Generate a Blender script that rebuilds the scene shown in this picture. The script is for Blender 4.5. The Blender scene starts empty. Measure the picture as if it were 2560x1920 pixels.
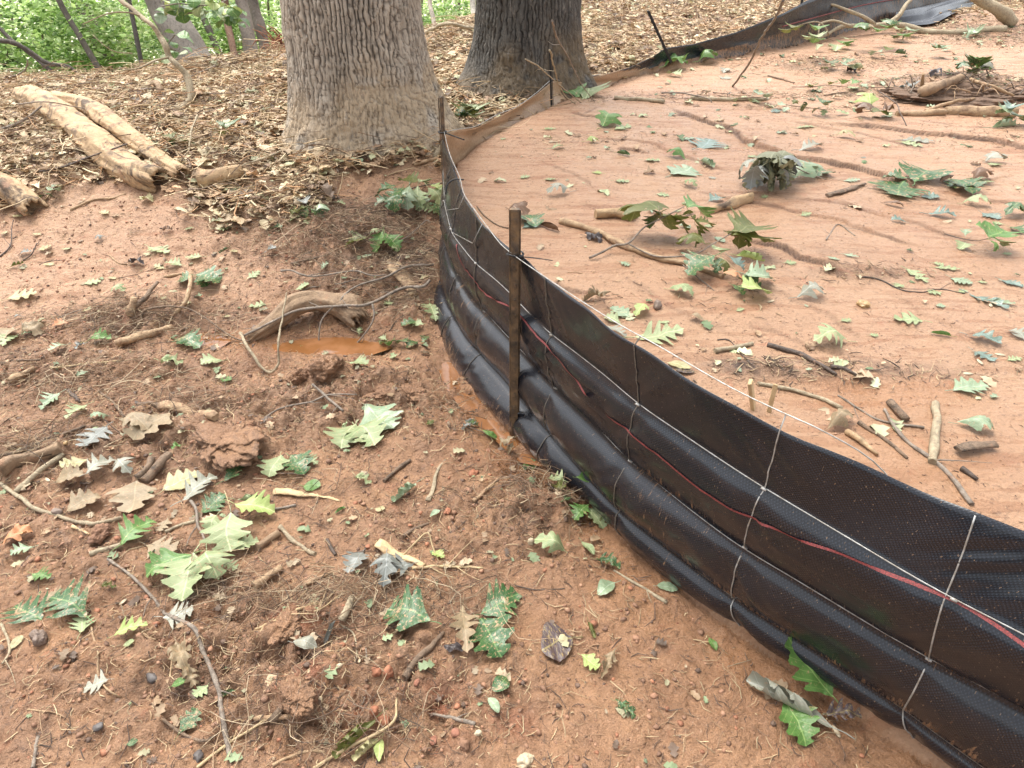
import bpy, math, random
import numpy as np
from mathutils import Vector, Matrix
R = math.radians
scene = bpy.context.scene
col = scene.collection

# ---------------- camera, world, sun, exposure ----------------
PITCH, CAMH, F = R(35.0), 1.5, 1495.0          # F = focal length in units of a 2212 px wide picture
cam_data = bpy.data.cameras.new("camera"); cam = bpy.data.objects.new("camera", cam_data); col.objects.link(cam)
cam.location = (0, 0, CAMH); cam.rotation_euler = (R(90) - PITCH, 0, 0)
cam_data.sensor_width = 36; cam_data.lens = 36 * F / 2212; cam_data.clip_start = .02; cam_data.clip_end = 600
scene.camera = cam
SUN_EL, SUN_AZ = R(64), R(-35)                  # azimuth from +Y towards +X
w = bpy.data.worlds.new("World"); scene.world = w; w.use_nodes = True
nt = w.node_tree; nt.nodes.clear()
sky = nt.nodes.new("ShaderNodeTexSky"); sky.sky_type = 'NISHITA'; sky.sun_disc = False
sky.sun_elevation = SUN_EL; sky.sun_rotation = SUN_AZ; sky.dust_density = 4; sky.ozone_density = 1
hs = nt.nodes.new("ShaderNodeHueSaturation"); hs.inputs['Saturation'].default_value = .22
bg = nt.nodes.new("ShaderNodeBackground"); bg.inputs[1].default_value = .15
wo = nt.nodes.new("ShaderNodeOutputWorld")
nt.links.new(sky.outputs[0], hs.inputs['Color']); nt.links.new(hs.outputs[0], bg.inputs[0]); nt.links.new(bg.outputs[0], wo.inputs[0])
sl = bpy.data.lights.new("sun", 'SUN'); sl.energy = 1.4; sl.angle = R(40); sl.color = (1, .96, .88)
so = bpy.data.objects.new("sun", sl); col.objects.link(so); so.location = (2, 5, 9)
so.rotation_euler = Vector((math.sin(SUN_AZ)*math.cos(SUN_EL), math.cos(SUN_AZ)*math.cos(SUN_EL), math.sin(SUN_EL))).to_track_quat('Z', 'Y').to_euler()
scene.view_settings.view_transform = 'Standard'; scene.view_settings.look = 'None'
scene.view_settings.exposure = 1.42; scene.view_settings.gamma = 1
scene.render.engine = 'CYCLES'; scene.cycles.max_bounces = 6; scene.cycles.transparent_max_bounces = 8
scene.cycles.use_denoising = True
rnd = random.Random(7); nr = np.random.RandomState(11)

# ---------------- noise ----------------
def _h(ix, iy, iz, s):
    n = (ix.astype(np.int64)*374761393 + iy.astype(np.int64)*668265263 + iz.astype(np.int64)*2147483647 + s*974711) & 0xffffffff
    n = ((n ^ (n >> 13)) * 1274126177) & 0xffffffff
    n = ((n ^ (n >> 16)) * 2246822519) & 0xffffffff
    return ((n ^ (n >> 15)) & 0xffffff) / 16777215.0*2 - 1
def vn(x, y, z=0., s=0):
    x, y, z = np.broadcast_arrays(np.asarray(x, float), np.asarray(y, float), np.asarray(z, float))
    xi, yi, zi = np.floor(x), np.floor(y), np.floor(z)
    fx, fy, fz = x-xi, y-yi, z-zi
    fx = fx*fx*fx*(fx*(fx*6-15)+10); fy = fy*fy*fy*(fy*(fy*6-15)+10)
    if not z.any():
        a = _h(xi, yi, zi, s); b = _h(xi+1, yi, zi, s); c = _h(xi, yi+1, zi, s); d = _h(xi+1, yi+1, zi, s)
        return (a+(b-a)*fx)*(1-fy) + (c+(d-c)*fx)*fy
    fz = fz*fz*(3-2*fz); r = []
    for k in (0, 1):
        a = _h(xi, yi, zi+k, s); b = _h(xi+1, yi, zi+k, s); c = _h(xi, yi+1, zi+k, s); d = _h(xi+1, yi+1, zi+k, s)
        r.append((a+(b-a)*fx)*(1-fy) + (c+(d-c)*fx)*fy)
    return r[0]+(r[1]-r[0])*fz
def fbm(x, y, o=4, s=0, g=.5, z=0.):
    t = 0; a = 1.; f = 1.
    for i in range(o):
        t = t + a*vn(np.asarray(x)*f+17.3*i, np.asarray(y)*f-9.1*i, np.asarray(z)*f if np.any(z) else 0., s+i); a *= g; f *= 2.03
    return t
def ss(a, b, x):
    t = np.clip((x-a)/(b-a), 0, 1); return t*t*(3-2*t)

# ---------------- photo pixel -> ray ----------------
CP, SP = math.cos(PITCH), math.sin(PITCH)
def ray(x, y):
    dx = (x-1106)/F; dy = -(y-829.5)/F
    return (dx, CP+dy*SP, -SP+dy*CP)
def at(x, y, z):
    r = ray(x, y); t = (z-CAMH)/r[2]; return (r[0]*t, r[1]*t, z)
def atY(x, y, Y):
    r = ray(x, y); t = Y/r[1]; return (r[0]*t, Y, CAMH+r[2]*t)

# ---------------- fence plan ----------------
ROWZ = [.64, .47, .28, .10, -.03]
ROWPX = [
 [(966,320),(976,345),(984,365),(992,385),(1003,420),(1041,483),(1100,545),(1127,559),(1167,599),(1247,658),(1331,725),(1420,775),(1501,829),(1656,904),(1806,974),(1956,1024),(2056,1074),(2121,1114),(2212,1134)],
 [(963,445),(979,501),(1023,561),(1095,626),(1122,653),(1198,727),(1331,830),(1378,872),(1630,1040),(2025,1275),(2212,1365)],
 [(967,532),(983,582),(1026,653),(1100,729),(1122,752),(1200,841),(1331,967),(1360,1000),(1605,1185),(1990,1420),(2212,1535)],
 [(954,613),(974,667),(1015,738),(1095,823),(1122,855),(1194,942),(1265,1025),(1351,1115),(1579,1290),(1756,1404),(1941,1525),(2080,1630)],
 [(940,590),(936,650),(947,715),(974,785),(1015,840),(1095,932),(1127,955),(1180,1016),(1300,1110),(1406,1224),(1506,1290),(1581,1330),(1656,1380),(1796,1475),(1931,1555),(2106,1665)]]
def _row(k):
    p = [at(x, y, ROWZ[k])[:2] for x, y in ROWPX[k]]
    p = [q for q in p if q[1] < 3.0]
    p = [(-.31, 3.13)] + p
    # run on past the frame in the last direction
    a, b = np.array(p[-3]), np.array(p[-1]); d = (b-a)/np.linalg.norm(b-a)
    for s in (.4, .9, 1.6): p.append(tuple(b+d*s))
    p = np.array(p); o = np.argsort(p[:, 1]); return p[o]
ROWS = [_row(k) for k in range(5)]
YMIN = max(r[0, 1] for r in ROWS)+.01
def rowX(k, Y): return np.interp(Y, ROWS[k][:, 1], ROWS[k][:, 0])
FARPX = [((984,350),(989,281)), ((1025,314),(1030,276)), ((1080,281),(1077,252)), ((1124,258),(1122,230)), ((1170,238),(1160,203)), ((1210,219),(1194,175)),
 ((1245,202),(1222,178)), ((1298,190),(1298,163)), ((1360,170),(1360,146)), ((1410,156),(1412,122)), ((1435,150),(1437,104)), ((1498,137),(1498,95)), ((1585,123),(1590,70)),
 ((1676,108),(1690,30)), ((1740,94),(1744,1)), ((1800,82),(1800,-20)), ((1884,65),(1884,-48)), ((1950,52),(1950,-62)), ((2030,34),(2040,-72)), ((2110,14),(2120,-84)), ((2180,-6),(2190,-95)), ((2300,-30),(2320,-112))]
FARB = [at(b[0], b[1], .42) for b, t in FARPX]
PATH = [(2.6, -.9)] + [(float(rowX(2, Y)), Y) for Y in np.linspace(YMIN, 3.05, 22)] + [(-.31, 3.13)] + [(q[0], q[1]) for q in FARB] + [(14, 16)]
PATH = np.array(PATH)
POLY = np.vstack([PATH, [(60, 16), (60, -20), (2.6, -20)]])
def fdist(x, y):
    d = np.full(x.shape, 1e9)
    for a, b in zip(PATH[:-1], PATH[1:]):
        ab = b-a; L = ab@ab
        t = np.clip(((x-a[0])*ab[0]+(y-a[1])*ab[1])/L, 0, 1)
        d = np.minimum(d, np.hypot(x-a[0]-t*ab[0], y-a[1]-t*ab[1]))
    ins = np.zeros(x.shape, bool)
    n = len(POLY)
    for i in range(n):
        x1, y1 = POLY[i]; x2, y2 = POLY[(i+1) % n]
        if y1 == y2: continue
        c = ((y1 > y) != (y2 > y)) & (x < (x2-x1)*(y-y1)/(y2-y1)+x1)
        ins ^= c
    return np.where(ins, d, -d)                 # positive on the silt side

# ---------------- terrain ----------------
def blobs(x, y, L):
    t = np.zeros(x.shape)
    for (cx, cy, rx, ry, am) in L:
        t += am*np.exp(-((x-cx)/rx)**2-((y-cy)/ry)**2)
    return t
def gpx(x, y, z, rx, ry, am): q = at(x, y, z); return (q[0], q[1], rx, ry, am)
MOUNDS = [gpx(490,950,0,.13,.07,.055), gpx(430,930,0,.09,.05,.03), gpx(708,800,0,.10,.055,.06), gpx(830,830,0,.10,.06,.05), gpx(300,690,0,.22,.12,.07),
 gpx(760,560,.05,.35,.14,.05), gpx(880,640,0,.2,.12,.04), gpx(590,640,.0,.25,.1,.025), gpx(1180,1085,0,.10,.08,.035), gpx(1000,1120,0,.16,.08,.015), gpx(850,700,0,.15,.08,.04),
 gpx(700,1480,0,.09,.06,.03), gpx(620,1520,0,.08,.05,.035), gpx(560,1390,0,.1,.04,.03), gpx(690,1345,0,.07,.04,.025), gpx(100,1340,0,.05,.03,.02), gpx(220,1155,0,.035,.02,.022),
 gpx(900,960,0,.12,.05,.02), gpx(150,780,0,.25,.08,.03), gpx(260,800,0,.2,.08,.03), gpx(20,1000,0,.15,.1,.03), gpx(1210,1240,0,.12,.07,.012)]
PITS = [gpx(640,740,0,.13,.05,-.035), gpx(720,735,0,.16,.06,-.045), gpx(800,745,0,.12,.05,-.035), gpx(590,790,0,.14,.05,-.03),
 gpx(965,800,0,.06,.07,-.035), gpx(1005,862,0,.06,.07,-.04), gpx(1045,905,0,.055,.05,-.04), gpx(1085,945,0,.055,.045,-.04), gpx(1140,1000,0,.07,.05,-.045), gpx(455,738,0,.10,.04,-.022), gpx(60,800,0,.1,.04,-.01)]
SILTM = [gpx(2075,190,.42,.55,.2,.10), gpx(2190,60,.42,.6,.5,.14), gpx(1650,800,.42,.12,.05,.018), gpx(1830,800,.42,.25,.06,.012), gpx(1840,590,.42,.18,.06,.012)]
SCARPS = [([(1440,232),(1465,240),(1498,255),(1523,262),(1560,273),(1590,290),(1625,315),(1673,328),(1700,338),(1759,348),(1819,362),(1870,378),(1899,385),(1960,405),(2010,428),(2060,440)], .034),
 ([(1233,242),(1260,249),(1300,252),(1340,255)], .016), ([(1263,247),(1280,238),(1298,228)], .010), ([(1330,321),(1365,325),(1400,332)], .02),
 ([(1760,268),(1860,279),(1959,288),(2020,294),(2084,300),(2149,306),(2212,320),(2300,335)], .03), ([(1600,520),(1659,535),(1692,545),(1734,567),(1771,580),(1799,597),(1835,617)], .026),
 ([(1195,610),(1208,617),(1245,625),(1283,636)], .014), ([(1821,260),(1860,276),(1899,290)], .009), ([(1188,355),(1230,375),(1285,407)], .009), ([(1145,287),(1180,290),(1215,297)], .009),
 ([(2110,428),(2160,435),(2212,447),(2280,460)], .012), ([(1794,440),(1900,462),(1994,482)], .006), ([(1240,655),(1300,668),(1330,690)], .01), ([(1870,880),(1990,930),(2060,1010)], .006),
 ([(1500,415),(1620,440),(1760,470),(1900,512),(1990,540)], .013), ([(1700,430),(1850,452),(2010,500),(2180,545)], .010), ([(1270,296),(1400,312),(1500,345),(1580,372)], .013), ([(1700,262),(1790,280),(1900,300),(1990,330)], .013),
 ([(1960,262),(2080,276),(2200,284)], .007), ([(1560,598),(1680,640),(1800,690),(1880,740)], .006), ([(1330,600),(1420,640),(1520,700),(1600,735)], .005), ([(1900,640),(2010,690),(2120,735),(2220,790)], .006), ([(1240,440),(1330,455),(1420,440)], .004), ([(1600,700),(1700,722),(1800,760),(1950,800)], .006), ([(1330,205),(1420,215),(1520,228)], .008)]
SC = [(np.array([at(a, b, .42)[:2] for a, b in L]), h) for L, h in SCARPS]
def litter_mask(x, y, fd):
    edge = 3.42 + .10*np.sin(x*2.1) + .18*vn(x*1.5, y*1.5, 0, 5)
    edge = np.where(x > -.9, edge+.25, edge)
    m = ss(-.12, .15, y-edge)
    m = np.where(fd > 0, 0, m)
    far = ss(6.8, 7.8, y-.15*x) * ss(3.6, 4.6, x)
    return np.maximum(m, np.where(fd > 0, .85*far, 0))
def rough_mask(x, y):
    L = [gpx(300,700,0,.35,.16,1), gpx(760,560,.05,.5,.22,1), gpx(850,660,0,.3,.2,1), gpx(150,800,0,.5,.14,.9), gpx(500,900,0,.6,.16,.9), gpx(800,860,0,.35,.15,.9),
     gpx(150,1000,0,.5,.18,.7), gpx(1160,1080,0,.16,.14,.9), gpx(680,1450,0,.28,.17,1), gpx(900,1500,0,.25,.12,.7), gpx(950,1150,0,.3,.15,.6), gpx(150,1200,0,.4,.15,.6), gpx(250,1500,0,.35,.2,.35), gpx(500,1350,0,.3,.12,.6)]
    return np.clip(blobs(x, y, L), 0, 1)
def Hbase(x, y, fd=None):
    if fd is None: fd = fdist(x, y)
    a = x/np.maximum(y, .3)
    zo = .37*ss(2.35, 3.9, y+.12*np.minimum(x, 0)) + (.06*ss(-3.0, -.5, x) - .16*ss(-1.6, -4.2, x))*ss(4, 6, y) + .03*ss(6, 14, y)*ss(0, 3, x)*8*.12
    zi = .42 + .012*vn(x*.9, y*.9, 0, 3) + .02*ss(2, 6, x)
    wd_ = np.interp(y, [2.9, 3.2], [.10, .014]); s = ss(-.005, 1, fd/wd_)
    h = zo*(1-s)+zi*s
    D = np.interp(a, [-.6, -.16, -.05, .02, .06], [6.1, 6.4, 8.3, 9.5, 60])
    over = np.maximum(y-D, 0)
    h = h - np.minimum(.30*over*over/(over+.8), 3.3)
    far = ss(1, 3, np.abs(x)+.0*y)*0
    return h + blobs(x, y, MOUNDS+PITS+SILTM)
def H(x, y, fine=True, scarp_soil_shade=None):
    x = np.atleast_1d(np.asarray(x, float)); y = np.atleast_1d(np.asarray(y, float))
    fd = fdist(x, y)
    h = Hbase(x, y, fd)
    lit = litter_mask(x, y, fd); ro = rough_mask(x, y)*(fd < 0)
    outer = (fd < 0).astype(float)
    # outer mud: lumpy
    h += outer*(.010*fbm(x*5, y*5, 3, 21) + (.006+.018*ro)*fbm(x*19, y*19, 3, 31))
    h += lit*.03*fbm(x*3.2, y*3.2, 4, 41)
    h += (1-outer)*(.006*fbm(x*3.5, y*5, 3, 51)+.0016*fbm(x*22, y*30, 2, 53))
    if fine:
        b = 1-np.abs(vn(x*34, y*34, 0, 61)); b2 = vn(x*85, y*85, 0, 63)
        h += outer*(ro*.85+.16)*(.015*(b-.6)+.006*b2)
        c = np.abs(vn(x*14+.4*vn(x*40, y*40), y*14, 0, 66)); h += outer*ro*.022*(ss(.0, .22, c)-.8)
        h += (1-lit)*.0009*vn(x*160, y*160, 0, 65)
    # erosion scarps on the silt: far side stands a little higher
    for P, hh in SC:
        wob = .022*fbm(x*9, y*9, 3, 71)+.0022*vn(x*45, y*45, 0, 73)
        best = np.full(x.shape, 9.); sgn = np.zeros(x.shape); tt = np.zeros(x.shape); n = len(P)-1
        for i in range(n):
            A, B = P[i], P[i+1]; ab = B-A; L = ab@ab
            t0 = ((x-A[0])*ab[0]+(y-A[1])*ab[1])/L; t = np.clip(t0, 0, 1)
            d = np.hypot(x-A[0]-t*ab[0], y-A[1]-t*ab[1])
            cr = (ab[0]*(y-A[1])-ab[1]*(x-A[0]))/math.sqrt(L)
            m = d < best
            best = np.where(m, d, best); sgn = np.where(m, cr, sgn); tt = np.where(m, (i+t)/n, tt)
        end = np.clip(np.minimum(tt, 1-tt)*7, 0, 1)**.7
        s = sgn+wob
        inside = (best < .6)
        prof = np.where(s > 0, np.exp(-np.maximum(s, 0)/.30), -.55*np.exp(-np.maximum(-s, 0)/.05))
        blend = ss(-.007, .007, s)
        if scarp_soil_shade is not None: scarp_soil_shade += (fd > 0)*(best < .3)*np.exp(-((s+.003)/.009)**2)*(.95+.5*vn(x*6, y*6, 0, 75))*end*min(1, hh/.020)*np.exp(-np.maximum(best-np.abs(s)-.03, 0)/.05)  # mask for the dark soil rim and painted shadow line of each scarp
        prof = blend*np.exp(-np.maximum(s, 0)/.45) - (1-blend)*.35*np.exp(-np.maximum(-s, 0)/.014)
        h += np.where(inside & (fd > 0), (.62*hh)*prof*end*np.exp(-np.maximum(best-np.abs(s)-.03, 0)/.05), 0)
    return h
_tt = np.geomspace(.55, 60, 520)
def pxl(x, y, lift=0.):
    r = ray(x, y); X, Y, Z = r[0]*_tt, r[1]*_tt, CAMH+r[2]*_tt
    d = Z-H(X, Y, False)-lift
    i = int(np.argmax(d < 0)); i = max(i, 1) if (d < 0).any() else len(_tt)-1
    a, b = d[i-1], d[i]; u = a/(a-b) if a != b else 0
    t = _tt[i-1]+(_tt[i]-_tt[i-1])*u
    ts = np.linspace(_tt[i-1], _tt[i], 12); dd = CAMH+r[2]*ts-H(r[0]*ts, r[1]*ts, False)-lift
    j = int(np.argmax(dd < 0))
    if j > 0: t = ts[j-1]+(ts[j]-ts[j-1])*dd[j-1]/(dd[j-1]-dd[j])
    return Vector((r[0]*t, r[1]*t, CAMH+r[2]*t))
def gz(x, y): return float(H(x, y)[0])

# ---------------- object helpers ----------------
def tag(o, label=None, cat=None, group=None, kind=None):
    for k, v in (('label', label), ('category', cat), ('group', group), ('kind', kind)):
        if v: o[k] = v
    return o
def empty(name, loc=(0, 0, 0)):
    o = bpy.data.objects.new(name, None); col.objects.link(o); o.location = loc; o.empty_display_size = .05; return o
def link(name, me, parent=None, mat=None):
    o = bpy.data.objects.new(name, me); col.objects.link(o)
    if mat and not me.materials: me.materials.append(mat)
    if parent is not None:
        o.parent = parent; o.matrix_parent_inverse = Matrix.Translation(-Vector(parent.location))
    return o
def npmesh(name, V, Fq, colr=None, uv=None, smooth=True, attrs=None):
    V = np.ascontiguousarray(V, np.float32); Fq = np.ascontiguousarray(Fq, np.int32); k = Fq.shape[1]
    me = bpy.data.meshes.new(name); me.vertices.add(len(V)); me.vertices.foreach_set('co', V.ravel())
    me.loops.add(Fq.size); me.loops.foreach_set('vertex_index', Fq.ravel())
    me.polygons.add(len(Fq)); me.polygons.foreach_set('loop_start', np.arange(len(Fq), dtype=np.int32)*k)
    me.polygons.foreach_set('loop_total', np.full(len(Fq), k, np.int32))
    me.polygons.foreach_set('use_smooth', np.full(len(Fq), smooth))
    if uv is not None:
        l = me.uv_layers.new(name='UVMap'); l.data.foreach_set('uv', np.ascontiguousarray(np.asarray(uv, np.float32)[Fq.ravel()]).ravel())
    if colr is not None:
        a = me.color_attributes.new('Col', 'FLOAT_COLOR', 'POINT'); c = np.ones((len(V), 4), np.float32); c[:, :3] = colr; a.data.foreach_set('color', c.ravel())
    for n, v in (attrs or {}).items():
        a = me.attributes.new(n, 'FLOAT', 'POINT'); a.data.foreach_set('value', np.ascontiguousarray(v, np.float32))
    me.update(calc_edges=True); me.validate(); return me
def gridfaces(nu, nv, wrap=False):
    i = np.arange(nu-1)[:, None]; j = np.arange(nv if wrap else nv-1)[None, :]; j2 = (j+1) % nv
    return np.stack(np.broadcast_arrays(i*nv+j, i*nv+j2, (i+1)*nv+j2, (i+1)*nv+j), -1).reshape(-1, 4)
def smoothpath(P, step):
    P = [np.array(p, float) for p in P]
    if len(P) < 3: pts = P
    else:
        pts = []
        Q = [2*P[0]-P[1]]+P+[2*P[-1]-P[-2]]
        for i in range(1, len(Q)-2):
            for t in np.linspace(0, 1, 7)[:-1]:
                a, b, c, d = Q[i-1:i+3]
                pts.append(.5*((2*b)+(c-a)*t+(2*a-5*b+4*c-d)*t*t+(3*b-a-3*c+d)*t**3))
        pts.append(P[-1])
    pts = np.array(pts); L = np.r_[0, np.cumsum(np.linalg.norm(np.diff(pts, axis=0), axis=1))]
    n = max(2, min(90, int(L[-1]/step)+1)); s = np.linspace(0, L[-1], n)
    return np.stack([np.interp(s, L, pts[:, k]) for k in range(3)], 1)
def tube(P, r, sides=8, rough=.0, seed=0, caps=True, flat=1.):
    """P (n,3), r scalar or (n,) -> verts, faces(list)"""
    P = np.asarray(P, float); n = len(P); r = np.broadcast_to(np.asarray(r, float), (n,))
    T = np.gradient(P, axis=0); T /= np.linalg.norm(T, axis=1)[:, None]+1e-12
    up = np.array([0, 0, 1.]) if abs(T[0, 2]) < .9 else np.array([0, 1., 0])
    V = []
    for i in range(n):
        s = np.cross(T[i], up); s /= np.linalg.norm(s)+1e-12; u = np.cross(s, T[i]); 
        th = np.arange(sides)*2*math.pi/sides
        rr = r[i]*(1+rough*vn(np.cos(th)*1.3+seed*7.7, np.sin(th)*1.3+i*.45, 0, seed % 50)+rough*.7*float(vn(i*.6+seed, seed*1.3, 0, 9)))
        V.append(P[i]+np.outer(np.cos(th)*rr, s)+np.outer(np.sin(th)*rr*flat, u))
        up = u
    V = np.concatenate(V); Fc = [tuple(f) for f in gridfaces(n, sides, True)]
    if caps: Fc += [tuple(range(sides))[::-1], tuple(range((n-1)*sides, n*sides))]
    return V, Fc
def pymesh(name, V, Fc, smooth=True):
    me = bpy.data.meshes.new(name); me.from_pydata([tuple(v) for v in V], [], [tuple(int(i) for i in f) for f in Fc])
    if smooth: me.polygons.foreach_set('use_smooth', [len(f) <= 4 for f in Fc])
    me.update(); return me
def join(parts):
    V = []; Fc = []; o = 0
    for v, f in parts:
        V.append(np.asarray(v)); Fc += [tuple(i+o for i in q) for q in f]; o += len(v)
    return np.concatenate(V), Fc
def box(c, s, rot=None):
    x, y, z = np.array(s)/2; V = np.array([(a*x, b*y, d*z) for a in (-1, 1) for b in (-1, 1) for d in (-1, 1)])
    if rot is not None: V = V@np.array(rot).T
    return V+np.array(c), [(0,1,3,2),(4,6,7,5),(0,4,5,1),(2,3,7,6),(0,2,6,4),(1,5,7,3)]

# ---------------- materials ----------------
def mat(name):
    m = bpy.data.materials.new(name); m.use_nodes = True; n = m.node_tree; b = n.nodes['Principled BSDF']
    return m, n, b
def N(n, t, **k):
    o = n.nodes.new(t)
    for a, v in k.items():
        if a in o.inputs.keys() if not a.startswith('_') else False: o.inputs[a].default_value = v
        else: setattr(o, a.lstrip('_'), v)
    return o
def noise(n, vec, sc, det=4, rough=.55, dist=0.):
    o = n.nodes.new('ShaderNodeTexNoise'); o.inputs['Scale'].default_value = sc; o.inputs['Detail'].default_value = det
    o.inputs['Roughness'].default_value = rough; o.inputs['Distortion'].default_value = dist
    if vec is not None: n.links.new(vec, o.inputs['Vector'])
    return o.outputs[0]
def ramp(n, f, a, b, ca=(0, 0, 0), cb=(1, 1, 1)):
    o = n.nodes.new('ShaderNodeValToRGB'); e = o.color_ramp.elements
    e[0].position, e[1].position = a, b; e[0].color = (*ca, 1); e[1].color = (*cb, 1); n.links.new(f, o.inputs[0]); return o.outputs[0]
def mix(n, f, a, b, mode='MIX'):
    o = n.nodes.new('ShaderNodeMix'); o.data_type = 'RGBA'; o.blend_type = mode; o.clamp_factor = True
    for v, i in ((f, 0), (a, 6), (b, 7)):
        if isinstance(v, (int, float)): o.inputs[i].default_value = v
        elif isinstance(v, tuple): o.inputs[i].default_value = (*v, 1)
        else: n.links.new(v, o.inputs[i])
    return o.outputs[2]
def math_(n, op, a, b=0.):
    o = n.nodes.new('ShaderNodeMath'); o.operation = op
    for v, i in ((a, 0), (b, 1)):
        if isinstance(v, (int, float)): o.inputs[i].default_value = v
        else: n.links.new(v, o.inputs[i])
    return o.outputs[0]
def attr(n, name): o = n.nodes.new('ShaderNodeAttribute'); o.attribute_name = name; return o
def objco(n): return n.nodes.new('ShaderNodeTexCoord').outputs['Object']
def mapping(n, v, sc):
    o = n.nodes.new('ShaderNodeMapping'); o.inputs['Scale'].default_value = sc; n.links.new(v, o.inputs[0]); return o.outputs[0]
def bump(n, b, h, st, dist=.01, prev=None):
    o = n.nodes.new('ShaderNodeBump'); (setattr(o.inputs['Strength'], 'default_value', st) if isinstance(st, (int, float)) else n.links.new(st, o.inputs['Strength'])); o.inputs['Distance'].default_value = dist
    n.links.new(h, o.inputs['Height'])
    if prev is not None: n.links.new(prev, o.inputs['Normal'])
    if b is not None: n.links.new(o.outputs[0], b.inputs['Normal'])
    return o.outputs[0]

def m_ground():
    m, n, b = mat('wet_clay_ground'); L = n.links; co = n.nodes.new('ShaderNodeNewGeometry').outputs['Position']
    silt = (.345, .175, .094); silt2 = (.395, .226, .128); outs = (.45, .25, .135)
    dirt = (.30, .175, .102); dark = (.075, .047, .034); red = (.36, .13, .065)
    n1 = noise(n, co, 2.3, 5); n2 = noise(n, co, 11, 6, .62); n3 = noise(n, co, 60, 6, .7); n4 = noise(n, co, 5.5, 5, .6, .6)
    inn = attr(n, 'inner').outputs['Fac']; ro = attr(n, 'rough').outputs['Fac']; lit = attr(n, 'litter').outputs['Fac']; wet = attr(n, 'wet').outputs['Fac']; drk = attr(n, 'dark').outputs['Fac']; rd = attr(n, 'red').outputs['Fac']
    c1 = mix(n, ramp(n, n1, .35, .65), silt, silt2)
    c0 = mix(n, ramp(n, n4, .38, .62), outs, (.33, .18, .10))
    c = mix(n, inn, c0, c1)
    rr = math_(n, 'MULTIPLY', ro, ramp(n, n2, .35, .6))
    mp = n.nodes.new('ShaderNodeMapping'); mp.inputs['Rotation'].default_value = (0, 0, .52); mp.inputs['Scale'].default_value = (1.2, 9, 1); n.links.new(co, mp.inputs[0])
    fl = noise(n, mp.outputs[0], 2.2, 7, .65, .5)
    c = mix(n, math_(n, 'MULTIPLY', inn, math_(n, 'MULTIPLY', ramp(n, fl, .50, .64), .55)), c, (.33, .175, .10))
    c = mix(n, math_(n, 'MULTIPLY', inn, math_(n, 'MULTIPLY', ramp(n, fl, .46, .34), .5)), c, (.52, .33, .205))
    c = mix(n, rr, c, dirt)
    c = mix(n, math_(n, 'MULTIPLY', drk, ramp(n, n2, .40, .60)), c, dark)
    c = mix(n, math_(n, 'MULTIPLY', rd, ramp(n, n4, .46, .56)), c, red)
    # red clay showing through here and there, and grey organic smears
    c = mix(n, math_(n, 'MULTIPLY', ramp(n, noise(n, co, 7.7, 4, .6, 1.), .62, .70), .45), c, red)
    sm = math_(n, 'MULTIPLY', ramp(n, noise(n, co, 8.3, 8, .75, 1.2), .55, .66), math_(n, 'SUBTRACT', .50, inn))
    c = mix(n, sm, c, (.12, .085, .065))
    c = mix(n, math_(n, 'MULTIPLY', lit, .75), c, mix(n, ramp(n, n2, .35, .65), (.16, .09, .05), (.36, .23, .13)))
    # dark grains and pale grains
    c = mix(n, math_(n, 'MULTIPLY', ramp(n, n3, .57, .66), .6), c, (.13, .07, .045))
    c = mix(n, math_(n, 'MULTIPLY', ramp(n, noise(n, co, 210, 3, .7), .60, .70), .5), c, (.16, .08, .05))
    c = mix(n, math_(n, 'MULTIPLY', ramp(n, noise(n, co, 130, 3, .6), .63, .70), .4), c, (.66, .45, .31))
    c = mix(n, math_(n, 'MULTIPLY', attr(n, 'scarp_soil_shade').outputs['Fac'], .97), c, (.085, .043, .026))  # exposed dark soil together with the scarp's shadow line, put into the colour
    pale = attr(n, 'pale').outputs['Fac']
    c = mix(n, pale, c, (.62, .58, .42))
    c = mix(n, math_(n, 'MULTIPLY', wet, .55), c, (.36, .16, .065))
    L.new(c, b.inputs['Base Color'])
    r = ramp(n, n2, .3, .7, (.34,)*3, (.64,)*3)
    r = mix(n, wet, r, (.13, .13, .13)); L.new(r, b.inputs['Roughness'])
    b.inputs['Specular IOR Level'].default_value = .45
    p = bump(n, None, n3, .9, .016); p = bump(n, None, noise(n, co, 190, 4, .7), .5, .0035, p); bump(n, b, noise(n, co, 34, 6, .65, .4), math_(n, 'ADD', .35, math_(n, 'MULTIPLY', math_(n, 'SUBTRACT', 1., inn), .55)), .03, p)
    return m
def m_wood(name, ca, cb, sc=30, stretch=6, rough=.75, bs=.6, dark=.35, cd=(.05, .035, .025)):
    m, n, b = mat(name); co = objco(n); oi = n.nodes.new('ShaderNodeObjectInfo')
    v = n.nodes.new('ShaderNodeVectorMath'); v.operation = 'ADD'; n.links.new(co, v.inputs[0]); n.links.new(oi.outputs['Random'], v.inputs[1]); v = v.outputs[0]
    a = noise(n, v, sc, 6, .65); c = mix(n, ramp(n, a, .35, .65), ca, cb)
    c = mix(n, math_(n, 'MULTIPLY', ramp(n, noise(n, v, sc*.35, 5, .7, 1.), .50, .66), dark*1.6), c, cd)
    c = mix(n, math_(n, 'MULTIPLY', ramp(n, noise(n, v, sc*.6, 4, .6), .60, .68), .5), c, (.36, .19, .11))
    n.links.new(c, b.inputs['Base Color']); b.inputs['Roughness'].default_value = rough
    bump(n, b, noise(n, v, sc*2.2, 6, .7), bs, .006, bump(n, None, a, bs, .012)); return m
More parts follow.
